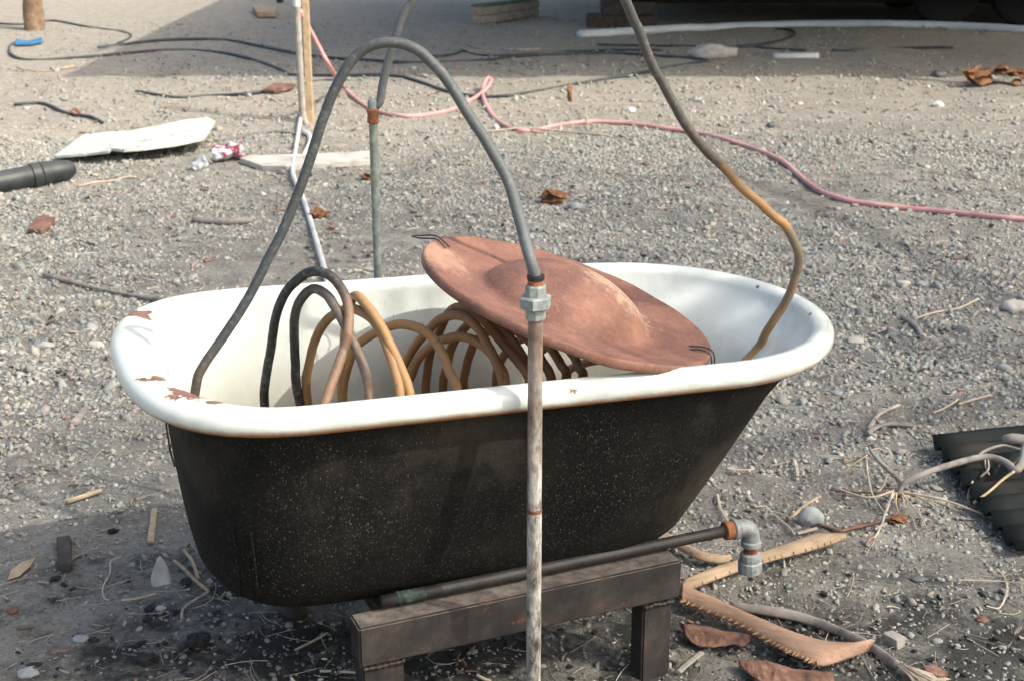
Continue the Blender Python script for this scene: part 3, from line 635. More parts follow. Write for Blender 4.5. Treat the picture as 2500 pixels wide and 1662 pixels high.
# ---------------------------------------------------------------- rusted disc
def build_disc():
    right = Vector((1, 0, 0)); up = Vector((0, sp_, cp)); bk = Vector((0, -cp, sp_))
    n = (right*.325 + up*.897 + bk*.30).normalized()
    c = D(1388, 728, 2.70) - n*.017; RAD = .302
    maj = (right*.943 - up*.332); maj = (maj - n*maj.dot(n)).normalized(); mn = n.cross(maj)
    root = bpy.data.objects.new('rusted_disc', None); C.objects.link(root); root.location = c
    tag(root, 'rust red dished metal disc with domed middle lying tilted across the tub', 'disc')
    B = Matrix((maj, mn, n)).transposed()
    root.rotation_euler = B.to_euler()
    def prof(k):                                          # height over the plane at radius k*RAD
        if k < .575: d = .080*(1-(k/.575)**2)**.70
        else: d = 0
        return d + .020*max(0, (k-.50)/.5)**1.6 - .012*(1-k) * 0
    vs = []; fs = []; seg = 96; ks = [0.001, .06, .12, .18, .24, .3, .36, .42, .47, .51, .54, .555, .57, .6, .66, .72, .78, .84, .9, .94, .965, .985, 1.0]
    P = [(k*RAD, prof(k)) for k in ks] + [(RAD*1.012, .016), (RAD*1.014, .008), (RAD*1.010, .002), (RAD*1.002, .000), (RAD*.992, .004)] + [(k*RAD, prof(k)-.004) for k in ks[-4::-1]]
    for r, h in P:
        for k in range(seg):
            a = 2*math.pi*k/seg; x, y = r*math.cos(a), r*math.sin(a)
            vs.append((x, y, h + .003*noise.noise(Vector((x*9, y*9, 3)))*(r/RAD)))
    for i in range(len(P)-1):
        for k in range(seg): fs.append((i*seg+k, i*seg+(k+1) % seg, (i+1)*seg+(k+1) % seg, (i+1)*seg+k))
    fs.append(tuple(range(seg))[::-1])
    me = bpy.data.meshes.new('dish'); me.from_pydata(vs, [], fs); me.update()
    o = bpy.data.objects.new('dish', me); C.objects.link(o); me.materials.append(disc_mat()); o.parent = root
    me.polygons.foreach_set('use_smooth', [True]*len(me.polygons))
    def wire(P, r=.0016):
        vs, fs = tube_geo(spline(P, 5), r, 6); me = bpy.data.meshes.new('wire_tie'); me.from_pydata(vs, [], fs); me.materials.append(M['wire'])
        w = bpy.data.objects.new('wire_tie', me); C.objects.link(w); w.parent = root
    # left: a loop through two holes; right: two strands hooked over the edge
    wire([(-.262, .062, .016), (-.288, .078, .023), (-.305, .095, .019), (-.335, .100, .006), (-.345, .088, .004), (-.330, .076, .008), (-.306, .066, .018), (-.290, .055, .023), (-.268, .042, .016)])
    wire([(.258, -.012, .012), (.286, -.018, .022), (.306, -.024, .020), (.318, -.030, -.005), (.325, -.038, -.04), (.33, -.045, -.08)])
    wire([(.258, -.036, .012), (.280, -.042, .021), (.300, -.048, .019), (.312, -.056, -.008), (.318, -.064, -.045), (.322, -.07, -.08)])
build_disc()

# ---------------------------------------------------------------- hoses on the ground
def hose(name, pts, rad, mat, label, cat='hose', z=None, group=None, seg=8, n=5):
    P = [G(x, y, (z if z is not None else rad*.75)) for x, y in pts]
    o = tube(name, P, rad, mat, None, seg, n); return tag(o, label, cat, group)
H = M['hose_black']
pts = [z1(670, 325), z1(800, 310), z1(950, 290), z1(1150, 272), z1(1400, 268), z1(1600, 280), z1(1800, 320), z1(1980, 355), z1(2130, 383), z2(0, 400), z2(150, 408), z2(350, 422), z2(500, 428), z2(700, 428), z2(900, 418), z2(1100, 400), z2(1250, 385), z2(1450, 375), z2(1700, 366), z2(1900, 366), z2(2100, 375), z2(2352, 395), z3(100, 402), z3(170, 410), z3(180, 418), z3(100, 432), z3(0, 450), z2(2200, 470), z2(2000, 510), z2(1650, 570), z2(1500, 600), z2(1300, 635), z2(1150, 655), z2(1000, 665), z2(850, 650), z2(700, 615), z2(550, 560), z2(400, 520), z2(250, 510), z2(80, 515), z1(2010, 515), z1(1950, 490), z1(1800, 430), z1(1600, 375), z1(1400, 350), z1(1150, 343), z1(900, 360), z1(700, 380), z1(450, 400), z1(300, 412), z1(150, 405), z1(80, 375), z1(60, 340), z1(75, 310), z1(110, 290)]
hose('irrigation_hose', pts, .0130, H, 'longest black irrigation hose, doubled back in wide loops across the far yard', n=4)
hose('irrigation_hose', [z1(2290, 548), z1(2150, 560), z1(1950, 600), z1(1700, 640), z1(1450, 655), z1(1200, 665), z1(1050, 645), z1(930, 625)], .0118, H, 'black hose end passing behind the wooden stake towards the left', n=4)
hose('irrigation_hose', [z1(-60, 158), z1(120, 168), z1(230, 160), z1(340, 142), z1(450, 155), z1(600, 185), z1(700, 200), z1(820, 215), z1(890, 235), z1(880, 265), z1(800, 300)], .0118, H, 'thin black hose curving past the foot of the tree trunk', n=4)
hose('irrigation_hose', [z2(600, 386), z2(700, 382), z2(800, 366), z2(835, 345), z2(880, 362), z2(950, 376), z2(1050, 382), z2(1200, 377), z2(1400, 365), z2(1600, 351), z2(1900, 342), z2(2200, 346)], .0118, H, 'black hose lying just behind the long doubled hose, under the grey strip', n=4)
hose('irrigation_hose', [z2(1760, 305), z2(1950, 310), z2(2352, 316), z3(100, 320), z3(250, 324), z3(390, 325), z3(500, 322), z3(650, 335), z3(860, 345)], .011, H, 'black hose running behind the big pale rock', n=4)
hose('irrigation_hose', [z3(390, 318), z3(550, 303), z3(680, 280), z3(770, 248), z3(785, 222), z3(740, 205), z3(660, 200)], .0122, H, 'short black hose hooked round to the right of the pale rock', n=4)
hose('irrigation_hose', [z3(1040, 345), z3(1200, 342), z3(1400, 335), z3(1600, 328), z3(1870, 325)], .0122, H, 'straight black hose end right of the small white pipe piece', n=4)
hose('irrigation_hose', [z1(95, 716), z1(180, 708), z1(260, 705), z1(340, 722), z1(430, 765), z1(520, 788), z1(620, 800), z1(700, 838)], .0118, H, 'short black hose piece lying above the white panel at the left', n=4)
hose('irrigation_hose', [z1(1480, 972), z1(1600, 950), z1(1700, 922), z1(1820, 906), z1(1920, 906), z1(2010, 917)], .0115, simple('grey_hose', [(.3, (.12, .11, .105)), (.7, (.2, .19, .18))], 20, .6), 'short grey hose piece between the crushed can and the stake', n=4)
PY = G(757, 300).y
P = [D(*z1(2045, 70), PY-.03), D(*z1(2100, 170), PY+.02), D(*z1(2180, 320), PY+.06), D(*z1(2262, 470), PY+.1)]
for p in [z2(20, 592), z2(100, 670), z2(200, 740), z2(300, 775), z2(450, 795), z2(600, 785), z2(750, 755), z2(850, 707)]: P.append(G(*p, .012))
P += [G(*z2(945, 655), .025), G(*z2(1010, 598), .05), G(*z2(1035, 552), .07), G(*z2(1012, 535), .085), G(*z2(988, 570), .06), G(*z2(975, 640), .03)]
for p in [z2(1000, 722), z2(1050, 800), z2(1130, 860), z2(1220, 890), z2(1330, 893), z2(1450, 865), z2(1600, 842), z2(1750, 832), z2(1950, 844), z2(2150, 868), z2(2352, 895), z3(150, 917), z3(300, 952), z3(450, 1000), z3(600, 1055), z3(720, 1117), z3(800, 1190), z3(880, 1255), z3(970, 1315), z3(1100, 1360), z3(1250, 1390), z3(1450, 1415), z3(1700, 1440), z3(1950, 1465), z3(2200, 1490), z3(2352, 1503), (2600, 1552/2.8), (2760, 1580/2.8)]: P.append(G(*p, .012))
tag(tube('garden_hose', P, .0145, M['hose_pink'], None, 12, 6), 'faded pink garden hose snaking across the gravel with one raised kink', 'hose')
hose('white_pipe', [z2(1640, 240), z2(1690, 237), z2(2000, 217), z2(2352, 196), z3(200, 193), z3(400, 182), z3(900, 168), z3(1400, 168), z3(1900, 182), z3(2352, 207), z3(2700, 235)], .042, M['pvc_blue'], 'long white pipe lying in front of the dark trailer', 'pipe', z=.02, seg=12)
hose('white_pipe', [z3(640, 390), z3(790, 390), z3(945, 386)], .032, M['pvc'], 'short straight white pipe piece right of the pale rock', 'pipe', z=.012, seg=12)
hose('grey_strip', [z2(880, 300), z2(920, 322), z2(1050, 335), z2(1200, 342), z2(1370, 336)], .016, M['wood_grey'], 'pale grey bent strip lying behind the black hoses', 'strip', seg=6)
# post, stake and the white tube from it
root = thing('post', 'grey white plastic post beside a tan wooden stake', 'post', D(742, 300, PY).xy.to_3d())
a, b = D(738, 262, PY-.05), D(724, 0, PY-.05); tube('tube', [b+(b-a)*.6, b, a, Vector((a.x+.02, a.y, -.03))], .022, M['wood_grey'], root, 12, 5)
lathe('top_tape', [(.024, 0), (.024, .05)], b+(a-b)*.06, (b-a), M['pvc'], root, 12)
root = thing('stake', 'tan split wooden stake that holds up the pink hose', 'stake', D(757, 300, PY).xy.to_3d())
a, b = D(758, 305, PY), D(746, 20, PY); box_between('shaft', Vector((a.x, a.y, -.04)), b+(b-a)*.7, .042, .03, M['wood_tan'], root, up=(0, 1, 0), rough=.004)
tag(tube('white_tube', [G(*p, .02) for p in (z1(2062, 760), z1(2040, 900), z1(2015, 1050), z1(2000, 1160), z1(2015, 1230), z1(2070, 1350), z1(2140, 1568), (789, 646), (800, 690))], .0125, M['pvc'], None, 10, 5), 'thin white tube bent along the gravel from the post to behind the tub', 'tube')
tag(tube('white_tube', [G(*p, .02) for p in (z1(2075, 900), z1(2115, 925), z1(2120, 970), z1(2100, 1020), z1(2080, 1060))], .015, M['pvc'], None, 8, 5), 'short curved white tube scrap right of the thin white tube', 'tube')

# ---------------------------------------------------------------- scraps on the left
pp = [z1(370, 1072), z1(470, 1000), z1(565, 930), z1(740, 928), z1(900, 932), z1(1100, 905), z1(1260, 875), z1(1415, 852), z1(1475, 880), z1(1435, 950), z1(1390, 1005), z1(1200, 1045), z1(1000, 1070), z1(850, 1078), z1(765, 1062), z1(750, 1080), z1(600, 1082), z1(480, 1080)]
tag(slab('panel', [G(*p, .035) for p in pp], .016, M['white_board'], None, lambda p: .05*(p.x+2.6)+.02*math.sin((p.x+2.6)*3.4)), 'warped white painted panel lying on the ground at the left', 'panel')
a, b = G(-80, 462, .05), G(80, 431, .05); d = (b-a).normalized(); root = thing('drainpipe', 'dark grey wide drainpipe end with a coupling sticking in from the left', 'pipe', a.xy.to_3d())
RR = 27*b.y/cp/FPX
lathe('pipe', [(RR*.9, -.2), (RR, -.199), (RR, (b-a).length), (RR*.9, (b-a).length)], a, d, M['drainpipe'], root, 24)
lathe('coupling', [(RR, 0), (RR*1.13, .003), (RR*1.13, .045), (RR*1.06, .05), (RR*1.13, .055), (RR*1.10, .095), (RR, .098)], b-d*.01, d, M['drainpipe'], root, 24)
lathe('end_cap', [(RR, 0), (RR*.98, .05), (RR*.8, .11), (RR*.5, .135), (.004, .14)], b+d*.085, d, M['drainpipe'], root, 24)
# crushed can
def crushed(name, loc, axis, r, L, mat, label, cat, seed, amp=.35):
    vs = []; fs = []; q = Vector(axis).to_track_quat('Z', 'Y').to_matrix(); n = 14; seg = 20
    for i in range(n):
        h = L*(i/(n-1)-.5)
        for k in range(seg):
            a = 2*math.pi*k/seg; e = .85 if i in (0, n-1) else 1
            nn = noise.noise(Vector((math.cos(a)*1.3+seed, math.sin(a)*1.3, h/r*1.4)))
            rr = r*e*(1+amp*nn*2)
            vs.append(Vector(loc) + q @ Vector((rr*math.cos(a), rr*.75*math.sin(a), h)))
    for i in range(n-1):
        for k in range(seg): fs.append((i*seg+k, i*seg+(k+1) % seg, (i+1)*seg+(k+1) % seg, (i+1)*seg+k))
    fs += [tuple(range(seg))[::-1], tuple((n-1)*seg+k for k in range(seg))]
    return tag(mesh_obj(name, vs, fs, mat), label, cat)
m, t, b_ = nodes('printed_can'); k = nz(t, tc(t), 14, 2, .5)
t.links.new(ramp(t, k, [(.50, (.62, .64, .66)), (.54, (.48, .09, .12)), (.60, (.45, .08, .11)), (.63, (.7, .7, .7))]), b_.inputs['Base Color']); b_.inputs['Roughness'].default_value = .35; b_.inputs['Metallic'].default_value = .3
p = G(*z1(1560, 1040), .045); crushed('crushed_can', p, (1, .25, .15), .052, .17, m, 'crushed silver and red drink can between white panel and plank', 'can', 2)
m, t, b_ = nodes('clear_plastic'); b_.inputs['Base Color'].default_value = (.8, .83, .84, 1); b_.inputs['Roughness'].default_value = .25; b_.inputs['Transmission Weight'].default_value = .55
p = G(*z1(1365, 1120), .035); crushed('plastic_cup', p, (.9, .2, .5), .04, .085, m, 'crumpled clear plastic cup in front of the crushed can', 'cup', 5, .25)
tag(slab('plank', [G(x, y, .03) for x, y in ((586, 386), (607, 379), (760, 376), (917, 368), (917, 391), (800, 399), (700, 405), (640, 405))], .028, simple('bleached_plank', [(.3, (.40, .37, .32)), (.6, (.55, .52, .46)), (.8, (.62, .6, .55))], 16, .9, .5, .003)), 'pale weathered plank lying behind the tub arch', 'plank')
tag(tube('stick', [G(*p, .012) for p in ((108, 672), (150, 682), (220, 700), (300, 717), (410, 737), (450, 748))], lambda u: .0095+.003*math.sin(u*9), M['branch'], None, 8, 4), 'long straight grey stick reaching towards the left tub rim', 'stick')
tag(tube('stick', [G(*p, .015) for p in ((470, 537), (520, 540), (570, 541), (616, 538))], lambda u: .018-.006*abs(u-.5), M['branch'], None, 8, 4, jit=.1), 'short thick grey stick behind the left side of the tub', 'stick')
tag(tube('stick', [G(*p, .008) for p in (z1(530, 1275), z1(640, 1250), z1(760, 1238), z1(850, 1215), z1(930, 1212))], .0075, M['twig'], None, 6, 4), 'thin pale curved stick below the white panel', 'stick')
for pts_, lab in (([z1(190, 1560), z1(240, 1500), z1(300, 1482), z1(375, 1490), z1(350, 1530), z1(280, 1568)], 'curled reddish bark piece at the left edge below the drainpipe'), ([z1(1800, 610), z1(1870, 570), z1(1960, 560), z1(2020, 575), z1(1990, 600), z1(1880, 615)], 'reddish dry frond piece left of the stake')):
    tag(slab('bark', [G(*p, .03) for p in pts_], .02, M['bark_red'], None, lambda p: .015*noise.noise(p*9)), lab, 'bark')
tag(slab('plastic_scrap', [G(*p, .05) for p in (z1(105, 268), z1(190, 268), z1(285, 250), z1(290, 278), z1(200, 292), z1(110, 300))], .02, M['blue'], None, lambda p: .03*noise.noise(p*8)), 'bright blue plastic scrap by the tree trunk', 'scrap')
tag(tube('palm_strip', [G(*p, .012) for p in (z1(115, 462), z1(200, 480), z1(300, 485), z1(400, 472), z1(500, 455))], lambda u: .008+.022*max(0, u-.7)/.3, M['wood_tan'], None, 6, 4, flat=.5), 'tan dry leaf strip with a brown end at the far left', 'leaf strip')
def curl(name, c, s, mat, parent, seed, lift=.5):
    r_ = random.Random(seed); vs = []; fs = []; n = 7; az = r_.uniform(0, 6.28); cu = r_.uniform(1.2, 2.6); el = r_.uniform(-.5, .7); ca, sa = math.cos(az), math.sin(az)
    for j in range(n):
        for i in range(n):
            u, v = i/(n-1)-.5, j/(n-1)-.5; w_ = 1-1.5*abs(u)**1.5; a = v*cu*w_
            x, y, z = u*2*s, math.sin(a)*s*.8, (math.cos(a)-.6)*s*.9+u*el*s
            z += s*.16*noise.noise(Vector((u*5+seed, v*5, 1))); vs.append(Vector((c[0]+x*ca-y*sa, c[1]+x*sa+y*ca, max(.004, c[2]+z*lift+s*.25))))
    for j in range(n-1):
        for i in range(n-1): k = j*n+i; fs.append((k, k+1, k+n+1, k+n))
    o = mesh_obj(name, vs, fs, mat, parent, False); md = o.modifiers.new('thick', 'SOLIDIFY'); md.thickness = s*.06; return o
def husk(px, py, s, label, seed, mat='husk', flat=.8):
    p = G(px, py); root = thing('husk', label, 'husk', p)
    rock('core', (p.x, p.y+s*.2, p.z+s*.3), (s*.75, s*.55, s*.6), M[mat], root, seed, .6, 3, seed, False, 2.)
    for k in range(5): curl('bract', (p.x+random.uniform(-.5, .5)*s, p.y+random.uniform(-.3, .3)*s, p.z+random.uniform(0, .5)*s), s*random.uniform(.5, .9), M[mat], root, seed*10+k, 1.)
    return root
husk(1347, 498, .070, 'brown broken husk lying alone in the middle gravel', 3)
husk(778, 533, .045, 'small orange brown curled leaf right of the white tube', 4)
husk(897, 440, .040, 'small dark brown husk left of the rear standpipe', 5)
husk(185, 262+20, .045, 'small reddish scrap on the short black hose at the left', 8, 'bark_red')
tag(slab('leaf', [G(x, y, z) for x, y, z in ((1384, 208, .11), (1396, 206, .115), (1397, 248, .01), (1386, 247, .01))], .008, M['husk']), 'upright orange brown leaf leaning on the far black hose', 'leaf')
tag(tube('straw_stem', [G(*z2(1560, 565), .10), G(*z2(1620, 630), .08), G(*z2(1670, 720), .05), G(*z2(1690, 820), .03), G(*z2(1695, 890), .01)], .004, M['twig'], None, 6, 4), 'pale bent straw stem arching over the pink hose', 'stem')
tag(tube('straw_stem', [G(*z2(970, 905), .006), G(*z2(1200, 880), .02), G(*z2(1400, 885), .03), G(*z2(1600, 905), .012), G(*z2(1840, 928), .006)], .0055, M['twig'], None, 6, 4), 'long straight pale stem crossing under the pink hose', 'stem')

# ---------------------------------------------------------------- far background
p = G(85, 72); root = thing('tree', 'thick brown tree trunk at the top left corner', 'tree', p)
d0 = .115; tube('trunk', [p+Vector((0, 0, -.1)), p+Vector((.0, 0, .05)), p+Vector((.01, 0, .5)), p+Vector((.0, .05, 1.5)), p+Vector((-.1, 0, 3.2))], lambda u: d0*(1+1.5*(max(0, .12-u)/.12)**2)*(1-.45*u), M['bark'], root, 14, 6, jit=.07)
def crown(name, lobes, n, size, mat, parent, keep=None):
    V = np.zeros((n, 4, 3)); i = 0
    wts = np.array([l[1][0]*l[1][1]*l[1][2] for l in lobes]); wts /= wts.sum()
    pick = RNG.choice(len(lobes), n*3, p=wts); vs = []
    for k in pick:
        c, s = lobes[k]; v = RNG.normal(0, 1, 3); v /= np.linalg.norm(v); v *= RNG.random()**(1/2.4)
        p = np.array(c)+v*np.array(s)
        if keep and not keep(p): continue
        vs.append(p)
        if len(vs) == n: break
    vs = np.array(vs); n = len(vs)
    a = RNG.normal(0, 1, (n, 3)); a /= np.linalg.norm(a, axis=1)[:, None]; b = np.cross(a, RNG.normal(0, 1, (n, 3))); b /= np.linalg.norm(b, axis=1)[:, None]
    s = size*RNG.uniform(.6, 1.4, (n, 1)); V = np.stack([vs-a*s, vs+b*s*.42, vs+a*s, vs-b*s*.42], 1)
    me = bpy.data.meshes.new(name); np_mesh(me, V.reshape(-1, 3), np.arange(n*4).reshape(n, 4)); return link(name, me, mat, parent)
M['leaf'] = simple('green_leaves', [(.3, (.035, .06, .02)), (.7, (.09, .12, .045))], 3, .6, 0)
crown('crown', [((p.x-.2, p.y+.2, 3.9), (1.5, 1.5, 1.1)), ((p.x-1.2, p.y, 3.5), (1, 1, .8))], 2600, .09, M['leaf'], root)
p = G(684, 8); root = thing('post', 'short dark brown post stub at the top edge left of centre', 'post', p); tube('shaft', [p+Vector((0, 0, -.05)), p+Vector((0, 0, .3)), p+Vector((.02, 0, .9))], .042, M['wood_dark'], root, 10, 3)
tag(slab('board', [G(*q, .06) for q in (z1(1725, 38), z1(1760, 30), z1(1890, 52), z1(1885, 84), z1(1760, 85))], .05, M['wood_tan']), 'pale tan board chunk in the far sunlight', 'board')
# crate with a green lid
root = thing('crate', 'grey brown wooden crate with a faded green lid at the top edge', 'crate', G(1190, 60))
c1, c2, c3 = G(*z2(905, 168)), G(*z2(1075, 162)), G(*z2(1365, 108)); hh = .16
def quadbox(name, a, b, c, z0, z1_, mat, parent, grow=0.):
    """a-b is one side, b-c the next; fourth corner completes it"""
    d = a+(c-b); P = [a, b, c, d]; m_ = sum(P, Vector())/4; P = [m_+(q-m_)*(1+grow) for q in P]
    bm = bmesh.new(); lo = [bm.verts.new((q.x, q.y, z0)) for q in P]; hi = [bm.verts.new((q.x, q.y, z1_)) for q in P]
    bm.faces.new(lo[::-1]); bm.faces.new(hi)
    for i in range(4): bm.faces.new((lo[i], lo[(i+1) % 4], hi[(i+1) % 4], hi[i]))
    bmesh.ops.bevel(bm, geom=list(bm.edges), offset=.008, segments=1, affect='EDGES'); return bm_obj(name, bm, mat, parent)
for i in range(2): quadbox('plank', c1, c2, c3, .085*i+.003, .085*(i+1), M['wood_grey'], root, .004*i)
quadbox('lid', c1, c2, c3, .174, .205, M['green_paint'], root, .05)

# dark trailer on timber blocks, with roof added unseen overhead to cast the far yard's shade
tr0 = G(1500, 70); TX, TY = tr0.x, tr0.y
root = thing('trailer', 'dark raised trailer standing on timber blocks at the top right', 'trailer', (TX+3.5, TY+1.4, 0))
def bx(name, x0, x1, y0, y1, z0, z1_, mat, par=None, bev=.01):
    bm = bmesh.new(); V = [bm.verts.new((x, y, z)) for z in (z0, z1_) for x, y in ((x0, y0), (x1, y0), (x1, y1), (x0, y1))]
    for f in ((3, 2, 1, 0), (4, 5, 6, 7), (0, 1, 5, 4), (1, 2, 6, 5), (2, 3, 7, 6), (3, 0, 4, 7)): bm.faces.new([V[i] for i in f])
    if bev: bmesh.ops.bevel(bm, geom=list(bm.edges), offset=bev, segments=1, affect='EDGES')
    return bm_obj(name, bm, mat, par or root)
bx('floor', TX, TX+7.5, TY, TY+3.6, .33, .56, M['wood_dark'])
for yy in (TY+.9, TY+3.1): bx('chassis_beam', TX+.02, TX+7.4, yy, yy+.12, .17, .325, M['wood_dark'])
for i in range(13): bx('wall_panel', TX+.02+i*.57, TX+.02+i*.57+.56, TY+.04, TY+.09, .565, 2.7, M['soot_steel'], bev=.006)
bx('end_wall', TX+.02, TX+.06, TY+.10, TY+3.5, .565, 2.7, M['soot_steel'])
bx('back_wall', TX+.02, TX+7.4, TY+3.5, TY+3.55, .565, 2.7, M['soot_steel'])
bx('shade_roof', TX-1.8, TX+7.6, TY-4.3, TY+3.2, 3.0, 3.08, M['galv'])  # out of view; overhang sized to throw the far shadow
for xx in (TX+3.9, TX+7.4): bx('shade_roof_post', xx, xx+.09, TY-4.1, TY-4.01, -.05, 2.995, M['wood_dark'])  # out of view, carry the added overhang
for xx in (TX+.3, TX+7.2): bx('shade_roof_post', xx, xx+.09, TY+.5, TY+.59, 2.71, 2.995, M['wood_dark'])
def wheel(x, y):
    ty = lathe('tyre', [(.19, -.09), (.29, -.10), (.34, -.07), (.35, 0), (.34, .07), (.29, .10), (.19, .09)], (x, y, .345), (0, 1, 0), M['black_rubber'], root, 28)
    lathe('rim', [(.01, -.04), (.12, -.05), (.188, -.07), (.188, .07), (.12, .05), (.01, .04)], (x, y, .345), (0, 1, 0), M['black_rubber'], ty, 28)
wheel(TX+3.35, TY+.5); wheel(TX+4.15, TY+.5); wheel(TX+3.35, TY+2.2)
for i, (px, py, z0, hgt) in enumerate(((1490, 72, 0, .13), (1500, 66, .131, .125))):
    a = G(px-50, py-2); bx_o = box_between('timber_block', Vector((TX-.26+.14*i, TY+.28, z0+hgt/2)), Vector((TX+.42, TY+.28, z0+hgt/2)), .30, hgt, M['wood_dark'], None, bevel=.012, rough=.006)
    tag(bx_o, ('lower', 'upper')[i]+' dark timber block under the near left end of the trailer', 'block')
# big pale rock and other stones
def stone(px, py, wpx, label, mat='stone_grey', seed=1, asp=(1, .75, .55), rough=.3, rot=0.):
    p = G(px, py); F = p.y*cp+(CAM_H-p.z)*sp_; s = wpx/2*F/FPX
    o = rock('rock', (p.x, p.y+s*asp[1]*.6, p.z+s*asp[2]*.55), (s*asp[0], s*asp[1], s*asp[2]), M[mat], None, seed, rough, 3, rot, True, 1.3); return tag(o, label, 'rock')
stone(1747, 143, 118, 'big pale flat topped rock lying on the black hoses', 'stone_pale', 3, (1, .6, .36), .35)
stone(1982, 1285, 62, 'blue grey rounded rock beside the dry twigs at the right', 'stone_grey', 5, (1, .8, .85), .25)
stone(2478, 762, 62, 'pale rounded rock at the right edge level with the tub rim', 'stone_pale', 6)
stone(1405, 512, 40, 'small grey rock beside the brown husk', 'stone_grey', 9)
stone(2245, 1420, 40, 'dark flat rock half sunk in soil at the lower right', 'stone_dark', 11, (1, .6, .4))
stone(2207, 700, 32, 'small cream rounded rock right of the tub', 'stone_pale', 12)
stone(2255, 700, 30, 'small blue grey rock next to the cream one', 'stone_grey', 13)
stone(2090, 840, 44, 'low pinkish tan rock right of the tub rim', 'stone_pale', 14, (1, .7, .45))
stone(2045, 965, 34, 'greenish grey flat stone below the right tub rim', 'stone_grey', 15, (1, .7, .4))
stone(2270, 885, 26, 'bluish flat pebble on bare soil at the right', 'stone_grey', 16, (1, .8, .35))
stone(230, 850, 42, 'whitish angular stone on the gravel left of the tub', 'stone_pale', 17, (1, .6, .5))
stone(110, 850, 46, 'long pale stone at the left level with the tub rim', 'stone_pale', 18, (1, .45, .4))
stone(392, 1490, 24, 'small pinkish round pebble under the left tub end', 'stone_pale', 19)
stone(195, 1568, 38, 'grey stone in the ashes at the lower left', 'stone_grey', 20)
stone(65, 1655, 52, 'grey rounded stone at the bottom left edge', 'stone_grey', 21)
stone(28, 1498, 30, 'small reddish stone at the lower left edge', 'bark_red', 22)
stone(2290, 262, 30, 'small white stone in the far right shade', 'white_board', 23)
stone(1885, 312, 28, 'small dark green grey stone above the pink hose', 'stone_dark', 24)
stone(1540, 275, 26, 'small white stone on the sunlit strip', 'white_board', 25)
stone(2400, 1520, 30, 'small pinkish stone in the sooty soil at the lower right', 'bark_red', 26)
p7 = [z7(1050, 770), z7(1085, 800), z7(1120, 842), z7(1142, 890), z7(1155, 925), z7(1095, 936), z7(1030, 940), z7(1015, 880), z7(1030, 820)]
base = G(*z7(1090, 935)); V = [D(*q, base.y+.012*(935-0)/935) for q in p7]
bm = bmesh.new(); f = bm.faces.new([bm.verts.new(v) for v in V]); r_ = bmesh.ops.extrude_face_region(bm, geom=[f])
for v in r_['geom']:
    if isinstance(v, bmesh.types.BMVert): v.co += Vector((.002, .016, 0))
for v in bm.verts: v.co.y += max(0, v.co.z)*.55
bmesh.ops.bevel(bm, geom=list(bm.edges), offset=.003, segments=1, affect='EDGES')
tag(bm_obj('rock', bm, M['stone_pale']), 'pale triangular stone flake leaning left of the tub foot', 'rock')
# brown palm boots at the right
p = G(2435, 214); root = thing('palm_stump', 'ragged orange brown palm bark clump at the upper right edge', 'palm bark', p)
for i in range(15): curl('bark_strip', (p.x-.20+.028*i+random.uniform(-.02, .02), p.y+random.uniform(0, .14), random.uniform(.0, .10)), random.uniform(.05, .10), M['husk'], root, 300+i, 1.)
stone(2295, 190, 40, 'dark stone left of the palm bark clump', 'stone_dark', 31)

# ---------------------------------------------------------------- right foreground: sheet, branch, palm stalks
def build_sheet():
    a = G(2272, 1084, .03); top = G(2500, 1061, .03); low = G(2462, 1318, .03)
    u = (top-a); u.z = 0; u.normalize(); v = (low-a); v.z = 0; Lv = v.length*1.08; v.normalize()
    nu, nv = 10, 90; vs = []; fs = []; Lu = .75
    for j in range(nv+1):
        for i in range(nu+1):
            s = j/nv*Lv; q = a+u*(Lu*i/nu)+v*s; q.z = .040+.015*math.cos(2*math.pi*s/.078)+.004*noise.noise(q*6)-.02*(s/Lv); vs.append(q)
    for j in range(nv):
        for i in range(nu): k = j*(nu+1)+i; fs.append((k, k+1, k+nu+2, k+nu+1))
    o = mesh_obj('corrugated_sheet', vs, fs, simple('dark_corrugated_metal', [(.3, (.004, .0065, .0065)), (.55, (.008, .012, .0115)), (.78, (.05, .033, .022))], 6, .7, .4, .002, spec=.18), None, True)
    md = o.modifiers.new('thick', 'SOLIDIFY'); md.thickness = .002
    tag(o, 'dark rusty corrugated metal sheet lying at the right edge', 'metal sheet')
build_sheet()
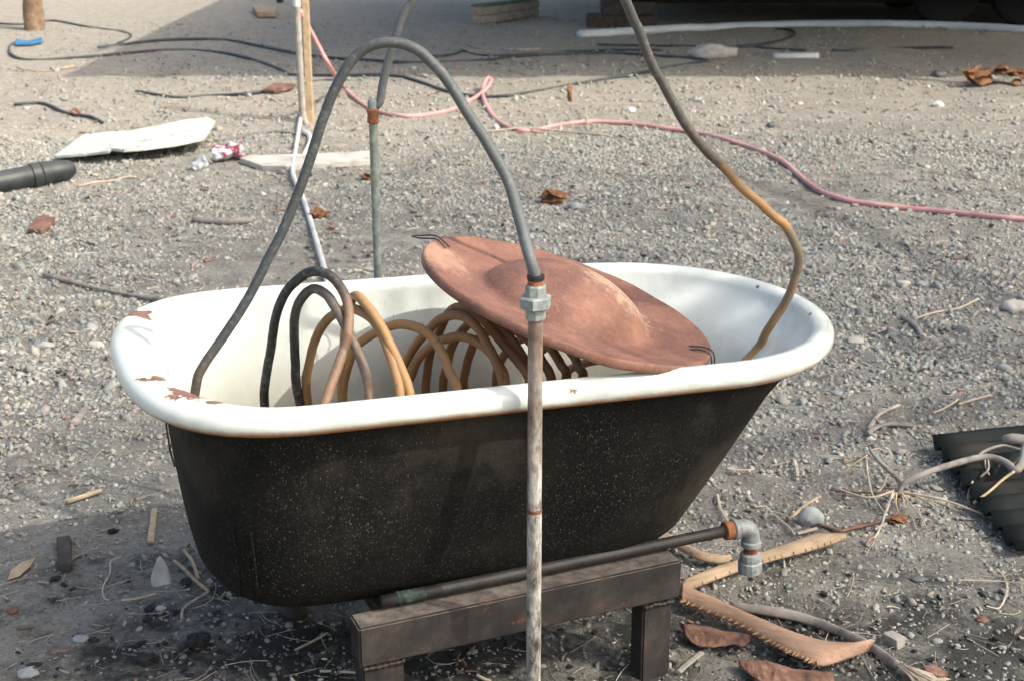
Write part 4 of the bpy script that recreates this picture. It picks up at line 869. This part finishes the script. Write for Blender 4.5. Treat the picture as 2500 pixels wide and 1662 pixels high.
def build_branch():
    root = thing('dead_branch', 'grey dead branch with spreading dry twigs, resting across the dark metal sheet', 'branch', G(*z9(1620, 330)))
    def q(x, y, z): return G(*z9(x, y), z)
    tube('limb', [q(1590, 400, .0), q(1610, 345, .02), q(1640, 312, .035), q(1750, 262, .06), q(1900, 212, .075), q(2050, 172, .085), q(2160, 165, .09), q(2250, 198, .09), q(2310, 242, .09), q(2352, 185, .10), q(2370, 90, .11)], lambda u: .0065+.0055*u, M['branch'], root, 10, 6, jit=.06)
    tube('limb', [q(1630, 330, .025), q(1540, 250, .05), q(1470, 185, .07), q(1425, 130, .085), q(1410, 98, .09)], lambda u: .0085-.005*u, M['branch'], root, 8, 5)
    tube('limb', [q(2060, 172, .085), q(2120, 125, .10), q(2222, 92, .11), q(2300, 108, .11), q(2380, 130, .11)], .0042, M['branch'], root, 8, 5)
    tube('limb', [q(2250, 62, .10), q(2290, 55, .11), q(2380, 65, .11)], lambda u: .017, M['branch'], root, 10, 4)
    W, S = M['twig_warm'], M['twig']
    for pts_, m_, r in (
        ([(1560, 365, .03), (1480, 590, .01), (1440, 660, .005)], S, .0028), ([(1560, 370, .03), (1400, 410, .03), (1180, 345, .02)], S, .003), ([(1590, 372, .03), (1850, 420, .03), (2050, 490, .02), (2200, 548, .01)], S, .003),
        ([(1600, 375, .03), (1720, 520, .02), (1760, 600, .005)], S, .0022), ([(1590, 380, .03), (1700, 400, .02), (1810, 465, .01)], W, .0022), ([(1500, 500, .01), (1430, 390, .03), (1400, 250, .05), (1395, 180, .07)], S, .0026),
        ([(1410, 140, .085), (1330, 180, .05), (1255, 205, .03)], W, .0024), ([(1400, 150, .08), (1300, 215, .05), (1225, 275, .02)], W, .0022), ([(1415, 125, .085), (1460, 110, .09), (1520, 130, .07)], S, .002),
        ([(1450, 170, .07), (1520, 240, .05), (1500, 330, .03), (1450, 400, .01)], S, .0022), ([(1560, 370, .03), (1450, 380, .02), (1200, 372, .012)], M['bark_red'], .003), ([(1480, 560, .01), (1300, 600, .01), (1220, 615, .01), (1100, 575, .01)], M['bark_red'], .0042),
        ([(2300, 250, .09), (2230, 300, .07), (2150, 370, .05), (2050, 445, .03)], W, .0038), ([(2140, 180, .085), (2140, 240, .07), (2090, 285, .05)], S, .0028), ([(2120, 180, .085), (2125, 225, .07), (2145, 270, .06)], S, .0024),
        ([(2210, 180, .085), (2205, 225, .07)], S, .0024), ([(2045, 310, .05), (2020, 380, .03), (2015, 420, .02)], S, .0024), ([(1440, 650, .005), (1410, 670, .01), (1390, 705, .005)], M['bark_red'], .0035),
        ([(2359, 120, .1), (2320, 180, .09), (2290, 210, .09)], W, .003), ([(1610, 380, .03), (1640, 430, .02), (1700, 610, .005)], S, .0018), ([(1580, 380, .03), (1575, 440, .02), (1590, 500, .01)], W, .0018), ([(1600, 380, .03), (1620, 420, .02), (1625, 470, .01)], W, .0018), ([(1570, 380, .03), (1540, 430, .02), (1520, 480, .01)], W, .0018)):
        tube('twig', [q(*a) for a in pts_], r, m_, root, 6, 5)
build_branch()
p = G(*z9(1560, 560)); root = thing('husk', 'ragged reddish brown fibre tuft under the dry twigs', 'husk', p)
for k in range(6): curl('bract', (p.x+random.uniform(-.016, .016), p.y+random.uniform(-.012, .012), random.uniform(0, .02)), random.uniform(.014, .024), M['husk'], root, 500+k, 1.)
def P9(L, z): return [G(*z9(x, y), z) for x, y in L]
def stalk_mesh(name, L, R_, mat, parent, z, crest=.012, thick=.012, n=4):
    """stalk between two traced edges; cross section is a shallow trough turned over"""
    A = spline(P9(L, z), n); Bq = spline(P9(R_, z), n); k = min(len(A), len(Bq)); vs = []; fs = []; m_ = 7
    A = [A[int(i*(len(A)-1)/(k-1))] for i in range(k)]; Bq = [Bq[int(i*(len(Bq)-1)/(k-1))] for i in range(k)]
    for a, b in zip(A, Bq):
        for j in range(m_):
            u = j/(m_-1); q = a.lerp(b, u); q.z += crest*math.sin(u*math.pi); vs.append(q)
        for j in range(m_):
            u = 1-j/(m_-1); q = a.lerp(b, u); q.z += crest*.3*math.sin(u*math.pi)-thick*(.4+.6*math.sin(u*math.pi)); vs.append(q)
    c = 2*m_
    for i in range(k-1):
        for j in range(c): fs.append((i*c+j, i*c+(j+1) % c, (i+1)*c+(j+1) % c, (i+1)*c+j))
    fs += [tuple(range(c))[::-1], tuple((k-1)*c+j for j in range(c))]
    return mesh_obj(name, vs, fs, mat, parent, True), A, Bq
def thorns(E, inward, parent, n, size, u0=.05, u1=.95):
    for i in range(n):
        u = u0+(u1-u0)*(i+random.uniform(-.2, .2))/n; k = min(len(E)-2, max(0, int(u*(len(E)-1)))); a = E[k]; t_ = (E[k+1]-E[k]).normalized()
        o = Vector((t_.y, -t_.x, 0)); o = o if o.dot(inward) < 0 else -o; s = size*random.uniform(.6, 1.25)
        base = a-o*.003; tip = a+o*s-t_*s*.45*random.choice((1, 1, -.3)); w = t_*s*.42
        mesh_obj('thorn', [base-w, base+w, base+Vector((0, 0, .006)), base-Vector((0, 0, .005)), tip], [(0, 1, 2), (1, 0, 3), (0, 2, 4), (2, 1, 4), (1, 3, 4), (3, 0, 4)], M['thorn'], parent)
root = thing('palm_stalk', 'long tan saw toothed palm stalk folded back at the stand leg', 'palm stalk', G(*z9(330, 960)))
o, A, Bq = stalk_mesh('upper_length', [(268, 915), (430, 850), (620, 785), (800, 728), (960, 675), (1085, 630), (1200, 645), (1268, 653)], [(275, 985), (330, 962), (630, 848), (800, 795), (950, 755), (1100, 715), (1240, 668), (1270, 657)], M['palm'], root, .030)
thorns(A, Bq[5]-A[5], o, 14, .006, .02, .35); thorns(Bq, A[5]-Bq[5], o, 20, .003, .1, .95)
o, A, Bq = stalk_mesh('lower_length', [(268, 925), (330, 968), (480, 1035), (620, 1100), (850, 1195), (1000, 1250), (1150, 1288), (1300, 1297), (1440, 1296)], [(262, 1040), (300, 1058), (480, 1130), (640, 1200), (800, 1290), (900, 1345), (1000, 1388), (1130, 1430), (1380, 1345)], M['palm_pink'], root, .036, .016, .016)
thorns(Bq, A[5]-Bq[5], o, 30, .0095, .06, .88)
root = thing('palm_stalk', 'yellowish curved palm stalk behind the drain pipe elbow', 'palm stalk', G(*z9(300, 720)))
stalk_mesh('stalk', [(90, 640), (170, 632), (260, 690), (380, 745), (480, 770), (565, 782)], [(110, 672), (180, 690), (250, 725), (370, 785), (480, 805), (560, 796)], M['palm'], root, .025)
root = thing('palm_stalk', 'thin grey brown palm stalk fraying into pale fibres at the lower right', 'palm stalk', G(*z9(900, 1120)))
stalk_mesh('stalk', [(555, 1068), (720, 1080), (900, 1100), (1080, 1155), (1220, 1215), (1320, 1260), (1400, 1300), (1500, 1360), (1600, 1430)], [(560, 1085), (720, 1112), (900, 1145), (1060, 1185), (1200, 1235), (1300, 1278), (1390, 1318), (1480, 1385), (1580, 1455)], M['branch'], root, .014, .012)
for i in range(16):
    u = i/15; tube('fibre', [G(*z9(1580+25*u, 1440-15*u), .02), G(*z9(1650+70*u, 1495-30*u), .02+.01*random.random()), G(*z9(1700+210*u, 1580-55*u), .006)], .0014, M['twig'], root, 4, 3)
for L, R_, lab, z in (
    ([(252, 1182), (330, 1192), (450, 1210), (560, 1230), (695, 1252)], [(262, 1200), (300, 1262), (385, 1310), (520, 1312), (640, 1316)], 'curved red brown bark piece under the folded palm stalk', .022),
    ([(605, 1405), (700, 1400), (800, 1418), (900, 1450), (1050, 1470), (1190, 1482)], [(612, 1430), (680, 1490), (760, 1530), (900, 1560), (1050, 1575), (1200, 1560)], 'large dark bark piece at the bottom edge, red at one end', .022),
    ([(1750, 1440), (1800, 1428), (1850, 1450), (1897, 1490)], [(1748, 1465), (1790, 1490), (1840, 1508), (1890, 1500)], 'small orange brown bark scrap by the frayed stalk', .016)):
    o, _, _ = stalk_mesh('bark', L, R_, M['bark_red'], None, z, .008, .008)
    for v in o.data.vertices: v.co += noise.noise_vector(v.co*70)*.0035+noise.noise_vector(v.co*25)*.004
    o.data.polygons.foreach_set('use_smooth', [False]*len(o.data.polygons)); tag(o, lab, 'bark')
def chip(name, pts_, r, m_, label, cat, flat=.5, f=z9, z=.012):
    if name == 'wood_chunk':
        a_, b_2 = G(*f(*pts_[0]), z), G(*f(*pts_[-1]), z)
        return tag(box_between(name, a_, b_2, 2*r, 2*r*flat, M[m_], None, bevel=.0015, rough=r*.28), label, cat)
    return tag(tube(name, [G(*f(x, y), z) for x, y in pts_], r, M[m_], None, 6, 3, flat=flat, smooth=False), label, cat)
chip('wood_chunk', [(1510, 1255), (1560, 1285), (1605, 1310)], .013, 'wood_grey', 'pale broken wood chunk right of the palm stalk tip', 'wood chunk', .8)
chip('stick', [(240, 1480), (310, 1420), (385, 1360)], .007, 'wood_grey', 'grey stick stub beside the right stand leg', 'stick')
chip('stick', [(970, 630), (1030, 615), (1090, 598)], .006, 'twig', 'pale short stick below the blue grey rock', 'stick')
chip('stick', [(920, 545), (1000, 470), (1110, 400)], .005, 'palm', 'thin orange stem behind the blue grey rock', 'stick')
chip('stick', [(780, 470), (870, 550), (920, 590), (955, 638)], .003, 'twig', 'thin curved twig between the elbow and the rock', 'stick')
chip('stick', [(950, 180), (965, 230), (972, 278)], .005, 'twig', 'short pale upright stick above the blue grey rock', 'stick')
chip('stick', [(540, 232), (620, 240), (700, 238)], .004, 'twig', 'pale straight twig right of the lower tub end', 'stick')
chip('stick', [(2130, 1075), (2210, 1085), (2255, 980), (2240, 900), (2195, 850)], .0025, 'twig', 'thin hooked twig near the right edge', 'stick')
chip('stick', [(1960, 915), (2150, 920), (2359, 932)], .0025, 'twig', 'thin straight straw at the right edge', 'stick')
chip('stick', [(480, 390), (500, 480), (550, 560)], .004, 'twig', 'pale twig leaning by the drain pipe', 'stick')
def z6(x, y): return (1660+x/2.8, 550+y/2.8)
chip('stick', [(1520, 630), (1590, 670), (1630, 710), (1655, 765)], .010, 'branch', 'thick bent grey twig on the gravel right of the tub', 'stick', .8, z6)
chip('stick', [(1600, 640), (1750, 595), (1900, 570), (2040, 505)], .005, 'twig', 'long pale curved twig above the bent one', 'stick', .8, z6)
chip('stick', [(1280, 1420), (1360, 1370), (1450, 1355), (1590, 1365)], .008, 'branch', 'dark arched twig on bare soil at the right', 'stick', .8, z6)
chip('stick', [(1290, 1390), (1360, 1290), (1500, 1225)], .006, 'twig', 'pale forked twig crossing the arched one', 'stick', .8, z6)
chip('stick', [(1905, 1220), (2000, 1190), (2130, 1155)], .005, 'twig', 'straight pale twig near the right edge above the sheet', 'stick', .8, z6)
chip('stick', [(1730, 1280), (1820, 1240), (1905, 1185)], .004, 'twig', 'thin pale twig left of the straight one', 'stick', .8, z6)
# left foreground
chip('wood_chunk', [(440, 600), (440, 700), (445, 800)], .016, 'wood_dark', 'charred upright wood chunk at the lower left', 'wood chunk', .6, z7, .015)
chip('wood_chunk', [(1052, 395), (1040, 500), (1028, 622)], .0075, 'wood_tan', 'tan wood splinter pointing away left of the tub', 'wood chunk', .5, z7)
chip('wood_chunk', [(450, 348), (560, 320), (700, 268)], .008, 'wood_tan', 'brown wood splinter lying sideways left of the tub', 'wood chunk', .5, z7)
chip('wood_chunk', [(500, 1350), (545, 1290), (600, 1235)], .009, 'wood_grey', 'grey wood chip left of the tub below its rim', 'wood chunk', .5, lambda x, y: (x/2.8, 550+y/2.8))
chip('stick', [(1185, 745), (1260, 810), (1330, 880), (1420, 955)], .0045, 'palm', 'tan stem leaning towards the tub foot', 'stick', .8, z7)
chip('stick', [(1250, 675), (1310, 750), (1350, 870)], .0045, 'palm', 'tan stem behind the leaning one by the tub', 'stick', .8, z7)
chip('stick', [(1420, 958), (1300, 1030), (1245, 1080), (1240, 1140)], .003, 'twig', 'thin hooked twig below the tub left end', 'stick', .8, z7)
chip('stick', [(825, 725), (755, 750), (750, 830), (700, 930), (710, 1000), (745, 1018)], .0022, 'twig', 'thin S shaped straw at the lower left', 'stick', .8, z7)
chip('stick', [(830, 1015), (930, 1005), (1060, 970)], .004, 'wood_tan', 'thin splinter in front of the triangular stone', 'stick', .5, z7)
chip('stick', [(2010, 1355), (2120, 1300), (2230, 1240)], .003, 'twig', 'pale straw by the rear foot under the tub', 'stick', .8, z7)
chip('stick', [(335, 1375), (430, 1360), (520, 1340)], .004, 'bark_red', 'thin red splinter in the ashes at the lower left', 'stick', .5, z7)
tag(slab('leaf', [G(*z7(x, y), .012) for x, y in ((50, 865), (75, 800), (150, 745), (245, 735), (200, 790), (130, 850))], .003, M['wood_tan'], None, lambda p: .014*noise.noise(p*25), .0008), 'pale dry leaf at the lower left edge', 'leaf')
for i, (x, y, wx, lab) in enumerate(((1000, 1445, 90, 'big black charcoal lump at the bottom left'), (1345, 1315, 100, 'black charcoal lump under the left tub end'), (1270, 905, 52, 'flat black charcoal piece beside the triangular stone'), (640, 1300, 40, 'small charcoal lump between ash and gravel at the lower left'), (380, 880, 40, 'dark burnt lump below the charred chunk'))):
    px, py = z7(x, y); p = G(px, py); s = wx/2.79*p.y/FPX*1.05; tag(rock('charcoal', (p.x, p.y, p.z+s*.3), (s, s*.7, s*.5), M['charcoal'], None, i+2, .5, 3, i, False, 2.2), lab, 'charcoal')
def bits(name, n, cx, cy, rx, ry, smin, smax, mat, label, cat):
    bm = bmesh.new()
    for i in range(n):
        x, y = random.gauss(cx, rx), random.gauss(cy, ry); s = random.uniform(smin, smax)
        r = bmesh.ops.create_icosphere(bm, subdivisions=1, radius=s)
        ax = random.uniform(0, 6.28); sx, sy, sz = random.uniform(.8, 1.8), random.uniform(.5, 1), random.uniform(.4, .9)
        for v in r['verts']:
            q = Vector((v.co.x*sx, v.co.y*sy, v.co.z*sz))*random.uniform(.75, 1.25); v.co = Vector((x+q.x*math.cos(ax)-q.y*math.sin(ax), y+q.x*math.sin(ax)+q.y*math.cos(ax), gh(x, y)+s*.3+q.z))
    return tag(bm_obj(name, bm, mat), label, cat, kind='stuff')
bits('charcoal_bits', 700, -.35, 2.25, .55, .32, .003, .011, M['charcoal'], 'crumbled black charcoal strewn under and left of the tub', 'charcoal')
bits('charcoal_bits', 260, .85, 2.45, .28, .22, .003, .009, M['charcoal'], 'crumbled charcoal around the palm stalks', 'charcoal')
bits('ash_flecks', 110, -.30, 2.35, .35, .22, .002, .005, M['white_board'], 'tiny white ash and paper flecks in the fire place', 'ash')
bits('brick_crumbs', 40, -.6, 2.2, .35, .2, .003, .007, M['bark_red'], 'small red crumbs in the ashes', 'crumbs')

# ---------------------------------------------------------------- shade tree to the right, outside the picture
def build_shade_tree():
    b = Vector((5.3, 2.9, 0)); root = thing('shade_tree', 'broad leafy tree right of the yard that shades the gravel', 'tree', b)
    tube('trunk', [b+Vector((0, 0, -.1)), b+Vector((.02, 0, .2)), b+Vector((.1, .1, 1.6)), b+Vector((-.1, .1, 3.2)), b+Vector((-.3, 0, 4.2))], lambda u: .2*(1+.6*max(0, .1-u)/.1)*(1-.5*u), M['wood_dark'], root, 12, 5)
    for e in ((-1.8, 1.5, 5), (1.6, 1.4, 5.1), (-1.6, -1.8, 4.9), (1.4, -1.7, 5.2), (.2, 2.8, 5.0)):
        tube('limb', [b+Vector((-.2, .05, 3.4)), b+Vector((e[0]*.5, e[1]*.5, 4.3)), b+Vector(e)], lambda u: .08-.05*u, M['wood_dark'], root, 8, 4)
    k = 1/math.tan(SUN_EL); sx, sy = math.cos(SUN_AZ)*k, math.sin(SUN_AZ)*k
    def keep(p):                                         # crown gap shaped along the sun's rays to let light onto the tub
        h = p[2]-.7; x, y = p[0]-sx*h+RNG.normal(0, .09), p[1]-sy*h+RNG.normal(0, .09)
        if -.92 < x < .24+.12*math.sin(y*7) and 2.10 < y < 2.98+.386*(x+.555): return False
        return RNG.random() < (1 if x > -.3 else .8)
    lobes = [((b.x-.6, b.y+.6, 5.1), (2.2, 2.4, .9)), ((b.x+1.4, b.y-.6, 5.2), (2., 2.2, .9)), ((b.x-1.6, b.y-1.9, 4.9), (1.7, 1.5, .8)), ((b.x-2.0, b.y+1.8, 5.0), (1.8, 1.7, .8)), ((b.x+.6, b.y+2.6, 5.1), (2.0, 1.5, .8)), ((b.x-3.2, b.y-.4, 4.8), (1.5, 1.8, .7)), ((b.x-1.2, b.y-2.6, 4.9), (2.2, 1.3, .8))]
    crown('crown', lobes, 31000, .034, M['leaf'], root, keep)
build_shade_tree()
